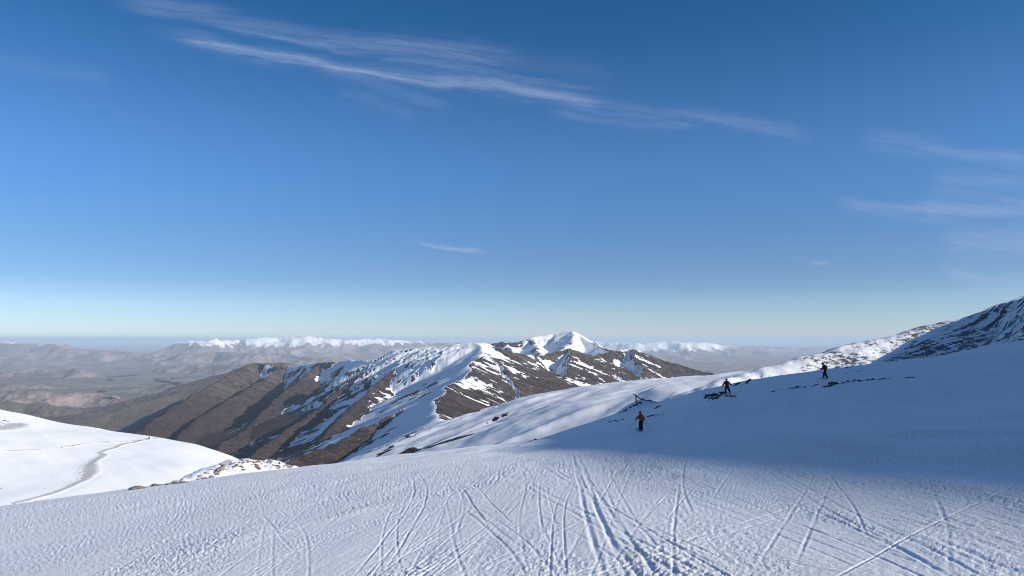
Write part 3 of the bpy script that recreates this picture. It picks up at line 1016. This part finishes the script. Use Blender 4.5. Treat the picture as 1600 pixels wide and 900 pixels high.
t = NT('dark schist')
a = t.noise(2.2, 6, .65)
b = t.noise(.8, 4)
c = t.mix(t.step(a, .35, .65), (.026, .026, .030), (.105, .095, .088))
M_ROCK = t.done(c, .85, t.bump(a, .8, .12), .25)
t = NT('mossy schist')
a = t.noise(2.6, 6, .65)
c = t.mix(t.step(a, .38, .6), (.040, .038, .034), (.105, .110, .052))
M_MOSS = t.done(c, .9, t.bump(a, .8, .12), .2)
t = NT('rusty schist')
a = t.noise(1.8, 6, .65)
b = t.noise(.5, 4)
c = t.mix(t.step(a, .35, .65), (.10, .085, .075), (.30, .26, .22))
c = t.mix(t.step(b, .52, .62), c, (.22, .135, .10))
M_RUSTY = t.done(c, .85, t.bump(a, .8, .12), .2)


# ------------------------------------------------------------------ rocks
def rock_mesh(seed, flat=.6, sharp=.35):
    rs = random.Random(seed)
    bm = bmesh.new()
    for b in range(rs.choice((1, 2, 2, 3))):
        r = bmesh.ops.create_icosphere(bm, subdivisions=3, radius=1.0)
        c = Vector((rs.uniform(-.55, .55), rs.uniform(-.4, .4), rs.uniform(-.1, .15))) * (b > 0)
        k = 1.0 if b == 0 else rs.uniform(.45, .75)
        planes = [(Vector((rs.gauss(0, 1), rs.gauss(0, 1), rs.gauss(0, .8))).normalized(), rs.uniform(.52, .85)) for _ in range(11)]
        off = Vector((rs.uniform(0, 99), rs.uniform(0, 99), rs.uniform(0, 99)))
        for v in r['verts']:
            p = v.co.copy()
            for n, d in planes:       # cleave the block along random planes
                e = p.dot(n) - d
                if e > 0:
                    p -= n * e * .93
            from mathutils import noise as mn
            p *= 1 + .10 * mn.noise(p * 2.3 + off) + .05 * mn.noise(p * 6 + off)
            v.co = c + Vector((p.x * k, p.y * k * .85, p.z * k * flat))
    me = bpy.data.meshes.new('rock')
    bm.to_mesh(me); bm.free()
    return me


ROCKS = {}
for mname, mat in (('dark', M_ROCK), ('moss', M_MOSS), ('rusty', M_RUSTY)):
    L = []
    for k in range(7):
        me = rock_mesh(100 + k, .45 + .1 * (k % 4))
        me.materials.append(mat)
        L.append(me)
    ROCKS[mname] = L


def rock(p, size, kind, label, group=None, name='rock', flat=1.0, rz=None, aspect=1.0):
    me = ROCKS[kind][rnd.randrange(7)]
    o = bpy.data.objects.new(name, me)
    COL.objects.link(o)
    o.location = (p[0], p[1], p[2] + size * .06 * flat)
    o.scale = (size * aspect, size, size * flat)
    o.rotation_euler = (rnd.uniform(-.2, .2), rnd.uniform(-.2, .2), rnd.uniform(0, 6.28) if rz is None else rz)
    return tag(o, label, 'rock', group)


# strings of dark rock breaking through the shaded snow: (from, to, how many, size in photo pixels, label, group)
CHAINS = [
    ((1103, 621), (1131, 614), 22, 4.6, 'dark rock of the outcrop just left of the middle skier', 'rocks of the outcrop beside the middle skier'),
    ((1106, 624), (1124, 620), 6, 3.0, 'dark rock of the outcrop just left of the middle skier', 'rocks of the outcrop beside the middle skier'),
    ((1135, 618), (1150, 619), 7, 3.2, 'small dark rock below the skis of the middle skier', 'small rocks below the middle skier'),
    ((1147, 602), (1156, 597), 5, 4.2, 'black rock on the snow edge right of the middle skier', 'rocks on the snow edge right of the middle skier'),
    ((1165, 600), (1172, 592), 4, 3.6, 'black rock on the snow edge right of the middle skier', 'rocks on the snow edge right of the middle skier'),
    ((1183, 592), (1200, 582), 6, 4.0, 'dark rock high on the snow edge before the lit rocky slope', 'rocks high on the snow edge'),
    ((1205, 611), (1226, 606), 4, 3.0, 'small dark rock at the left end of the long rock line', 'rocks in the long line under the right skier'),
    ((1230, 606), (1260, 603), 10, 3.0, 'thin dark rock in the long line left of the mossy boulder', 'rocks in the line left of the mossy boulder'),
    ((1267, 602), (1276, 600), 3, 4.0, 'dark rock in the long line left of the mossy boulder', 'rocks in the line left of the mossy boulder'),
    ((1318, 597), (1345, 593), 11, 3.4, 'dark rock in the long line right of the mossy boulder', 'rocks in the line right of the mossy boulder'),
    ((1345, 594), (1394, 590), 17, 3.4, 'dark rock in the long line right of the mossy boulder', 'rocks in the line right of the mossy boulder'),
    ((1412, 590), (1432, 588.5), 6, 2.6, 'dark rock at the right tip of the long rock line', 'rocks at the right tip of the long line'),
    ((1322, 580), (1354, 578), 7, 2.4, 'low dark rock in the short line above the mossy boulder', 'rocks in the short upper line'),
    ((952, 659), (973, 655), 6, 3.2, 'dark rock left of the skier in the rust jacket', 'rocks left of the lowest skier'),
    ((1007, 650), (1040, 646), 10, 2.6, 'thin dark rock right of the skier in the rust jacket', 'rocks right of the lowest skier'),
    ((1021, 638), (1034, 634), 5, 3.0, 'dark rock on the snow between post and lowest skier', 'rocks between the post and the lowest skier'),
    ((968, 645), (1001, 627), 14, 4.0, 'dark rock on the bank under the leaning timber post', 'rocks under the timber post'),
    ((1003, 623), (1019, 626), 5, 3.0, 'dark rock on the crest right of the leaning timber post', 'rocks on the crest right of the post'),
    ((1022, 627), (1031, 629), 3, 3.0, 'dark rock on the crest right of the leaning timber post', 'rocks on the crest right of the post'),
    ((806, 696), (862, 677), 16, 2.6, 'dark rock along the piste edge left of the lowest skier', 'rocks along the piste edge'),
]
for (ax, ay), (bx, by), n, sz, lab, grp in CHAINS:
    P = []
    for i in range(n):
        f = (i + rnd.uniform(.1, .9)) / n
        j = 2.6 if 'outcrop' in grp else .9
        P.append((ax + (bx - ax) * f + rnd.uniform(-1, 1), ay + (by - ay) * f + 1.2 + rnd.uniform(-j, j)))
    for (x, y, z, d) in hits(P, 25, 260):
        if d > 230:
            continue
        rock((x, y, z), sz * rnd.choice((.5, .7, .9, 1.2)) * .5 * d / F * (1.9 if 'outcrop' in grp or 'edge right' in grp else 1.45), 'dark', lab, grp, flat=rnd.uniform(.7, 1.15), aspect=rnd.uniform(1.0, 1.6), rz=rnd.uniform(-.4, .4))
(h,) = hits([(1302, 600.5)], 40, 200)
rock(h, .52, 'moss', 'greenish mossy boulder just below the right skier', None, 'boulder', .8, .2, 1.25)
(h,) = hits([(1293, 604)], 40, 200)
rock(h, .34, 'dark', 'flat black rock touching the mossy boulder on its left', None, 'rock', .5, .1, 1.9)
(h,) = hits([(1325, 575)], 40, 200)
rock(h, .36, 'dark', 'lone black rock high on the snow right of the right skier', None, 'rock', .7, .1, 1.6)
(h,) = hits([(1196, 583)], 40, 200)
rock(h, .5, 'dark', 'largest black rock on the snow edge before the lit rocky slope', None, 'boulder', .8, .3, 1.3)

# the knoll over the edge: rusty blocks through thin snow
P = []
for i in range(125):
    u = rnd.random()
    px = 306 + 150 * u
    top = np.interp(px, [292, 312, 332, 350, 372, 398, 420, 440, 458], [749, 740, 730, 724, 719, 717, 718.5, 723, 730])
    P.append((px, top + 1.2 + abs(rnd.gauss(0, 1)) * (8 if px < 420 else 3.5)))
for (x, y, z, d) in hits(P, 52, 130):
    i_ = int(terrain(np.array([x]), np.array([y]), True)[1][0])
    if i_ != KNOB:
        continue
    rock((x, y, z), rnd.choice((.08, .11, .14, .18, .24, .30)), 'rusty', 'rust brown stone on the snowy knoll at the piste edge', 'stones on the rocky knoll', flat=rnd.uniform(.6, 1.0), aspect=rnd.uniform(1, 1.5))
for px, py, s, lab in ((208, 764.5, .30, 'pale brown rock standing alone at the far left piste edge'), (220, 763, .36, 'larger pale brown rock beside the lone one at the piste edge')):
    (h,) = hits([(px, py)], 25, 120)
    rock(h, s, 'rusty', lab, None, 'rock', .7, .1, 1.3)
for (x, y, z, d) in hits([(rnd.uniform(240, 292), 0) for _ in range(0)] + [(x0, 759.5 - (x0 - 240) * .115) for x0 in (241, 245, 249, 254, 260, 266, 271, 276, 283, 289)], 25, 120):
    rock((x, y, z), rnd.uniform(.10, .22), 'rusty', 'small brown rock strung along the piste edge before the knoll', 'rocks along the edge before the knoll', flat=.8, aspect=1.4)

# ------------------------------------------------------------------ leaning timber frame on the crest
(h,) = hits([(994.5, 630.5)], 60, 180)
k = h[3] / F
fr = thing('timber_frame', 'broken timber post with a sloping beam, on the crest behind the lowest skier', 'wooden frame', (h[0], h[1], h[2]), -.1)
bm = bmesh.new(); add_box(bm, (-.5 * k, 0, 5.2 * k), (1.7 * k, .14, 14.0 * k), Matrix.Rotation(-.04, 3, 'Y')); bmesh.ops.bevel(bm, geom=bm.edges[:], offset=.012, segments=1, affect='EDGES'); obj('post', bm, M_WOOD, fr)
ang = math.atan2(9.5, 13.5)
bm = bmesh.new(); add_box(bm, (2.0 * k, -.10, 10.2 * k), (17.0 * k, .12, 1.5 * k), Matrix.Rotation(ang, 3, 'Y')); bmesh.ops.bevel(bm, geom=bm.edges[:], offset=.012, segments=1, affect='EDGES'); obj('beam', bm, M_WOOD, fr)
bm = bmesh.new(); add_bar(bm, (-.5 * k, -.12, 11.8 * k), (-.5 * k, .12, 11.8 * k), .02); obj('bolt', bm, M_ALU, fr)


# ------------------------------------------------------------------ the three skiers
def hand(wrist, fwd, down, r=.017):
    """palm, four unequal curled fingers and a thumb that leaves the side of the palm"""
    w, f, d = Vector(wrist), Vector(fwd).normalized(), Vector(down).normalized()
    s = f.cross(d).normalized()
    palm = w + f * .07
    ch = [[(*w, .030), (*palm, .036)]]
    for i, (o, L) in enumerate(((-.032, .060), (-.011, .072), (.011, .068), (.032, .052))):
        a = palm + s * o + f * .02
        b_ = a + f * L * .45 + d * L * .15
        c_ = b_ + f * L * .1 + d * L * .45
        ch.append([(*palm, .036), (*a, .011), (*b_, .010), (*c_, .009)])
    a = w + f * .035 - s * .04
    ch.append([(*palm, .036), (*a, .012), (*(a + f * .035 - s * .012 + d * .02), .010)])
    return ch


def skier(loc, rz, label, J, m_jacket, m_trousers, pack=None, poles=(), skis=(), size=1.03, cap=False, names=''):
    """J: joints in metres, x to the figure's right, y ahead, z up"""
    root = thing('person', label, 'person', loc, rz, 'skiers on the piste')
    root.scale = (size, size, size)
    P = {k: Vector(v) for k, v in J.items()}
    pel, chest, neck, head = P['pelvis'], P['chest'], P['neck'], P['head']
    sh = {s: P['shoulder_' + s] for s in 'lr'}
    body = [[(*pel, .13), (*((pel + chest) / 2), .125), (*chest, .135), (*neck, .055), (*(head - Vector((0, 0, .06))), .075), (*(head + Vector((0, .005, .03))), .088), (*(head + Vector((0, -.005, .09))), .066)]]
    for s in 'lr':
        body.append([(*chest, .135), (*sh[s], .062), (*P['elbow_' + s], .044), (*P['wrist_' + s], .030)])
        f = (P['wrist_' + s] - P['elbow_' + s])
        body += hand(P['wrist_' + s], f, Vector((0, -.3, -1)) if abs(f.normalized().z) < .8 else Vector((0, 1, 0)))
        body.append([(*pel, .13), (*P['hip_' + s], .095), (*P['knee_' + s], .060), (*P['ankle_' + s], .042), (*(P['ankle_' + s] + Vector((0, .12, -.055))), .036)])
    face = head + Vector((0, .088, .01))
    body.append([(*(head + Vector((0, .005, .03))), .088), (*(face + Vector((0, .012, -.02))), .016)])
    bd = skin('person_body', body, M_SKIN, root)
    for sx in (-1, 1):
        bm = bmesh.new(); ball(bm, head + Vector((sx * .033, .078, .02)), (.012, .010, .009), 10, 8); obj('eye', bm, M_HELM, bd, True)
    bm = bmesh.new(); ball(bm, head + Vector((0, .083, -.045)), (.024, .010, .007), 10, 8); obj('mouth', bm, M_RUST, bd, True)
    # clothes
    jk = [[(*(pel + Vector((0, 0, -.06))), .172), (*(pel + Vector((0, 0, .06))), .165), (*((pel + chest) / 2), .162), (*chest, .182), (*(chest.lerp(neck, .65)), .10), (*(neck + Vector((0, 0, .01))), .075)]]
    for s in 'lr':
        e, w = P['elbow_' + s], P['wrist_' + s]
        jk.append([(*chest, .182), (*sh[s], .088), (*(sh[s].lerp(e, .5)), .074), (*e, .066), (*(e.lerp(w, .5)), .058), (*(e.lerp(w, .95)), .048)])
    jk = [[(a_, b_, c_, r_ + (.040 if r_ > .14 else .030)) for a_, b_, c_, r_ in ch] for ch in jk]
    jo = skin('jacket', jk, m_jacket, root)
    tr = [[(*(pel + Vector((0, 0, .06))), .15), (*pel, .158)]]
    for s in 'lr':
        hp, kn, an = P['hip_' + s], P['knee_' + s], P['ankle_' + s]
        tr.append([(*pel, .158), (*hp, .112), (*(hp.lerp(kn, .5)), .098), (*kn, .082), (*(kn.lerp(an, .55)), .078), (*(kn.lerp(an, .92)), .082)])
    tr = [[(a_, b_, c_, r_ + .032) for a_, b_, c_, r_ in ch] for ch in tr]
    skin('trousers', tr, m_trousers, root)
    for s in 'lr':
        an = P['ankle_' + s]
        skin('boot', [[(*(an + Vector((0, -.02, .14))), .068), (*(an + Vector((0, -.01, .0))), .064), (*(an + Vector((0, .07, -.055))), .055), (*(an + Vector((0, .17, -.065))), .046)]], M_HELM, root)
        g0, g1 = P['wrist_' + s], P['elbow_' + s]
        f = (g0 - g1)
        skin('glove', [[(*a_[:3], a_[3] + .008) for a_ in c_] for c_ in hand(g0, f, Vector((0, -.3, -1)) if abs(f.normalized().z) < .8 else Vector((0, 1, 0)))] , M_BLACK, root)
    # helmet with goggles
    bm = bmesh.new()
    vs = ball(bm, head + Vector((0, -.012, .045)), (.118, .138, .128), 28, 18)
    kill = [v for v in vs if v.co.z < head.z - .045 or (v.co.y > head.y + .055 and v.co.z < head.z + .055)]
    bmesh.ops.delete(bm, geom=kill, context='VERTS')
    he = obj('helmet', bm, M_HELM, root, True)
    md = he.modifiers.new('shell', 'SOLIDIFY'); md.thickness = .012
    bm = bmesh.new()
    ball(bm, head + Vector((0, .083, .025)), (.080, .038, .040), 18, 10)
    obj('goggles', bm, M_LENS, root, True)
    if pack:
        bm = bmesh.new()
        b0 = pel.lerp(chest, .75) + Vector((0, -.21, 0))
        add_box(bm, b0, (.25, .13, .40)); bmesh.ops.bevel(bm, geom=bm.edges[:], offset=.045, segments=3, affect='EDGES')
        pk = obj('backpack', bm, pack, root, True)
        for sx in (-1, 1):
            bm = bmesh.new()
            add_bar(bm, b0 + Vector((sx * .09, .03, .17)), chest + Vector((sx * .10, .04, .17)), .018); add_bar(bm, chest + Vector((sx * .10, .04, .17)), chest + Vector((sx * .11, .185, -.02)), .018)
            obj('strap', bm, pack, pk)
    M = Matrix.Translation(Vector(loc)) @ Matrix.Rotation(rz, 4, 'Z') @ Matrix.Scale(size, 4)
    for s, tip, plab in poles:
        w = P['wrist_' + s]
        g = w + (w - P['elbow_' + s]).normalized() * .08
        tp = Vector(tip)
        po = thing('ski_pole', plab, 'ski pole', M @ tp, 0, 'ski poles')
        a_, b_ = M @ g - M @ tp, Vector((0, 0, 0))
        d_ = (a_ - b_).normalized()
        bm = bmesh.new(); add_bar(bm, b_, a_, .008, .011); obj('shaft', bm, M_ALU, po)
        bm = bmesh.new(); add_bar(bm, a_ - d_ * .07, a_ + d_ * .07, .019, .022); obj('grip', bm, M_BLACK, po)
        bm = bmesh.new(); add_bar(bm, b_ + d_ * .05, b_ + d_ * .065, .055, .03, 14); obj('basket', bm, M_BLACK, po)
    for s, yaw, slab in skis:
        an = P['ankle_' + s]
        so = thing('ski', slab, 'ski', M @ Vector((an.x, an.y + .05, an.z - .125)), rz + yaw, 'skis')
        bm = bmesh.new()
        N = 26
        prof = []
        for i in range(N + 1):
            u = i / N
            yy = -.80 + 1.70 * u
            ww = .045 + .018 * abs(2 * u - 1) ** 1.6
            if u > .9: ww *= math.sqrt(max(0.02, 1 - ((u - .9) / .1) ** 2))
            if u < .03: ww *= .8
            zz = .16 * max(0, (u - .86) / .14) ** 2 + .02 * max(0, (.08 - u) / .08) ** 2
            prof.append((yy, ww, zz))
        rows_ = [[bm.verts.new((sx * w_, y_, z_ + dz)) for sx, dz in ((-1, 0), (1, 0), (1, .014), (-1, .014))] for y_, w_, z_ in prof]
        for a_, b_ in zip(rows_[:-1], rows_[1:]):
            for q in range(4):
                bm.faces.new((a_[q], a_[(q + 1) % 4], b_[(q + 1) % 4], b_[q]))
        bm.faces.new(rows_[0][::-1]); bm.faces.new(rows_[-1])
        bmesh.ops.recalc_face_normals(bm, faces=bm.faces)
        obj('ski_blade', bm, M_SKI, so)
        bm = bmesh.new()
        add_box(bm, (0, .13, .032), (.07, .09, .035)); add_box(bm, (0, -.17, .036), (.07, .12, .044)); add_box(bm, (0, -.02, .022), (.06, .34, .014))
        obj('binding', bm, M_HELM, so)
    return root


def stand(px, py, lo=40, hi=200):
    (h,) = hits([(px, py)], lo, hi)
    return h


BASE = dict(pelvis=(0, 0, .96), chest=(0, .05, 1.30), neck=(0, .07, 1.47), head=(0, .10, 1.60),
            shoulder_l=(-.19, .04, 1.40), shoulder_r=(.19, .04, 1.40), elbow_l=(-.30, .06, 1.14), elbow_r=(.30, -.02, 1.14), wrist_l=(-.34, .22, .95), wrist_r=(.36, .08, .93),
            hip_l=(-.10, 0, .90), hip_r=(.10, 0, .90), knee_l=(-.12, .08, .52), knee_r=(.12, .08, .52), ankle_l=(-.12, .0, .13), ankle_r=(.12, .0, .13))

# lowest skier: seen from behind, half turned to the left, one hand ahead with its pole off the snow
h = stand(1002, 673.5)
J = dict(BASE); J.update(elbow_l=(-.26, .26, 1.16), wrist_l=(-.24, .44, .98), elbow_r=(.30, -.10, 1.13), wrist_r=(.30, .02, .92), head=(0, .13, 1.595))
skier(h[:3], R(38), 'skier in rust orange jacket with tan backpack, lowest on the piste', J, M_RUST, M_BLACK, M_TAN,
      poles=(('l', (-.30, .95, .30), 'ski pole held ahead by the skier in the rust jacket'), ('r', (.62, -.75, .03), 'ski pole trailing behind the skier in the rust jacket')),
      skis=(('l', -.5, 'left ski of the skier in the rust jacket'), ('r', -.5, 'right ski of the skier in the rust jacket')))
# middle skier: upright above the outcrop, arms held out, one leg stepped to the right
h = stand(1136, 617)
J = dict(BASE); J.update(elbow_l=(-.34, .04, 1.16), wrist_l=(-.48, .10, .96), elbow_r=(.36, .0, 1.18), wrist_r=(.56, .06, 1.06), hip_l=(-.10, 0, .90), knee_l=(-.13, .06, .52), ankle_l=(-.14, 0, .12),
                         hip_r=(.10, 0, .90), knee_r=(.26, .08, .56), ankle_r=(.36, -.02, .22))
skier(h[:3], R(8), 'skier in brown jacket with arms held out above the rock outcrop', J, M_BROWN, M_BLACK, M_NAVY,
      skis=(('l', .1, 'left ski of the skier with arms held out'), ('r', -1.2, 'right ski of the skier with arms held out')))
# right skier: leaning ahead to the left, on skis pointing across the slope
h = stand(1290, 591.5)
J = dict(BASE); J.update(chest=(0, .14, 1.27), neck=(0, .21, 1.43), head=(0, .27, 1.545), shoulder_l=(-.19, .13, 1.37), shoulder_r=(.19, .13, 1.37),
                         elbow_l=(-.29, .26, 1.12), wrist_l=(-.24, .48, 1.0), elbow_r=(.29, .20, 1.12), wrist_r=(.26, .40, .98),
                         knee_l=(-.12, .16, .53), ankle_l=(-.12, .20, .13), knee_r=(.13, .02, .52), ankle_r=(.14, -.18, .13))
skier(h[:3], R(68), 'skier in dark clothes leaning forward, highest above the mossy boulder', J, M_NAVY, M_BLACK, M_BROWN,
      skis=(('l', 0, 'left ski of the dark skier above the mossy boulder'), ('r', 0, 'right ski of the dark skier above the mossy boulder')))

# ------------------------------------------------------------------ the snowy hill on the left: tracks, pad, huts, stones
t = NT('road gravel')
a = t.noise(.5, 6, .7)
MAT_ROAD = t.done(t.mix(t.step(t.math('ADD', a, t.math('MULTIPLY', t.math('SUBTRACT', t.attr('edge'), .5), .6)), .36, .60), (.47, .47, .48), SNOW), .9)


def ribbon(name, pts, widths, lift=.22, step=2.5):
    H = hits(pts, 380, 800)
    C = [Vector(h[:2]) for h in H]
    # resample with a smooth curve
    Q, Wd = [], []
    for i in range(len(C) - 1):
        p0, p1, p2, p3 = C[max(0, i - 1)], C[i], C[i + 1], C[min(len(C) - 1, i + 2)]
        n = max(2, int((p2 - p1).length / step))
        for k in range(n):
            u = k / n
            Q.append(.5 * ((2 * p1) + (p2 - p0) * u + (2 * p0 - 5 * p1 + 4 * p2 - p3) * u * u + (3 * p1 - p0 - 3 * p2 + p3) * u ** 3))
            Wd.append(widths[i] + (widths[i + 1] - widths[i]) * u)
    Q.append(C[-1]); Wd.append(widths[-1])
    cols = 9
    X = np.zeros((len(Q), cols)); Y = np.zeros_like(X); E = np.zeros_like(X)
    for i, q in enumerate(Q):
        tg = (Q[min(i + 1, len(Q) - 1)] - Q[max(i - 1, 0)])
        tg = tg.normalized() if tg.length > 1e-6 else Vector((1, 0))
        nn = Vector((-tg.y, tg.x))
        for j in range(cols):
            f = j / (cols - 1) - .5
            w = Wd[i] * (1 + .5 * float(noise(i * .35, j * .0 + (f > 0) * 7, 3)))
            X[i, j], Y[i, j] = q.x + nn.x * f * w, q.y + nn.y * f * w
            E[i, j] = abs(f) * 2
    Z = surface(X.ravel(), Y.ravel()).reshape(X.shape) + lift
    Z[:, 0] -= lift * 1.6; Z[:, -1] -= lift * 1.6
    return mesh_grid(name, X, Y, Z, dict(edge=E), MAT_ROAD)


ribbon('road', [(20, 787), (60, 777), (90, 768), (115, 757.5), (130, 750), (139, 741), (140, 733), (141, 727), (148, 720), (157, 714.5), (161, 710.5), (156, 707.5), (172, 702), (200, 693), (225, 688), (247, 685.6)],
       [6, 8, 8, 8, 9, 17, 18, 14, 8, 10, 11, 7, 7, 7, 6, 5])
ribbon('path', [(97, 699.5), (112, 697.5), (118, 696), (128, 694.2), (150, 692.8), (175, 691.2), (205, 689.4), (235, 686.6)], [2, 4, 6, 3, 3, 3, 3, 3])
ribbon('path', [(-30, 707), (0, 705.8), (20, 704.5), (45, 703.3), (70, 702)], [2, 2, 3, 4, 2])
ribbon('gravel', [(-30, 674), (0, 670), (12, 668), (24, 665), (37, 662)], [16, 26, 34, 34, 12])

for px, py, sz, asp in ((7, 657.5, 1.25, 1.5), (12, 659, .95, 1.3), (2, 660, .8, 1.5), (16, 662, .55, 1.6), (22, 664, .5, 1.8), (30, 663.5, .45, 1.6)):
    (h,) = hits([(px, py)], 380, 800)
    rock(h, sz, 'dark', 'dark rock on the grey scree patch at the top of the snowy hill', 'rocks on the hilltop scree', 'rock', .85, .2, asp)

(h,) = hits([(234.5, 686.0)], 380, 800)
hut = thing('shed', 'tiny white shed at the end of the hill road', 'shed', (h[0], h[1], h[2] - .1), -.3)
bm = bmesh.new(); add_box(bm, (0, 0, .9), (2.2, 1.8, 1.8)); obj('wall', bm, M_PALE, hut)
bm = bmesh.new(); add_box(bm, (0, 0, 1.9), (2.6, 2.2, .14), Matrix.Rotation(.12, 3, 'X')); obj('roof', bm, M_PALE, hut)
bm = bmesh.new(); add_box(bm, (0, -.92, .8), (.8, .06, 1.6)); obj('door', bm, M_WALL, hut)

for px, py, sz, lab in ((217.5, 688.5, 1.1, 'dark rock between the two tracks near the hill crest'), (109.3, 752, .55, 'dark stone on bright snow just left of the road bend'),
                        (80, 746, .42, 'dark stone left of the road, highest on the snow face'), (70, 763, .40, 'dark stone between the road and the far left edge'),
                        (44, 767.5, .40, 'lowest dark stone on the bright snow face'), (2, 763, .65, 'dark stone at the far left on bright snow'),
                        (184, 733, .4, 'lone dark stone right of the hill road')):
    (h,) = hits([(px, py)], 380, 800)
    rock(h, sz, 'dark', lab, None, 'rock', .9)

# ------------------------------------------------------------------ shelter belts on the plain
def belt(a, b, width, tall, label, n=60):
    (p, q) = hits([a, b], 5000, 40000, 2500)
    A_, B_ = Vector(p[:2]), Vector(q[:2])
    L = (B_ - A_).length
    tg = (B_ - A_).normalized(); nn = Vector((-tg.y, tg.x))
    bm = bmesh.new()
    rs = random.Random(int(a[0] * 10))
    n = int(min(420, max(40, L / 9)))
    cnt = 0
    for i in range(n):
        f = rs.random()
        c = A_.lerp(B_, f) + nn * rs.gauss(0, width / 2.4) + nn * math.sin(f * 5) * width * .4
        z = float(p[2] + (q[2] - p[2]) * f)
        hgt = tall * rs.uniform(.6, 1.15)
        r = bmesh.ops.create_cone(bm, cap_ends=True, segments=6, radius1=hgt * rs.uniform(.24, .36), radius2=hgt * .04, depth=hgt)
        bmesh.ops.translate(bm, vec=(c.x, c.y, z + hgt * .45), verts=r['verts'])
    o = obj('tree_belt', bm, M_TREE)
    o['kind'] = 'stuff'
    return tag(o, label, 'tree belt')


belt((168, 590.5), (214, 587), 30, 34, 'long dark tree belt slanting across the valley floor')
belt((166, 594), (176, 595), 60, 30, 'short dark tree block left under the slanting belt')
belt((243, 595.5), (281, 601), 40, 34, 'dark curved tree belt meeting the brown ridge')
belt((238, 592.5), (275, 593), 24, 26, 'thin tree belt above the curved one on the valley floor')
belt((153, 612), (161, 613.5), 60, 28, 'small dark wood below the others on the valley floor')
belt((161, 622.5), (181, 623), 40, 26, 'lowest tree belt in front of the brown foothill')

# ------------------------------------------------------------------ the air
me = bpy.data.meshes.new('haze')
bm = bmesh.new(); bmesh.ops.create_cube(bm, size=1.0)
bmesh.ops.scale(bm, vec=(400000, 400000, 1400), verts=bm.verts)
bmesh.ops.translate(bm, vec=(0, 0, -1210 + 700), verts=bm.verts)
bm.to_mesh(me); bm.free()
hz = bpy.data.objects.new('haze', me); COL.objects.link(hz); hz['kind'] = 'stuff'
hm = bpy.data.materials.new('haze'); hm.use_nodes = True
hm.node_tree.nodes.clear()
ho = hm.node_tree.nodes.new('ShaderNodeOutputMaterial'); hv = hm.node_tree.nodes.new('ShaderNodeVolumePrincipled')
hv.inputs['Color'].default_value = (.69, .84, 1.0, 1); hv.inputs['Density'].default_value = 2.5e-5; hv.inputs['Anisotropy'].default_value = 0.0
hm.node_tree.links.new(hv.outputs[0], ho.inputs['Volume'])
me.materials.append(hm)
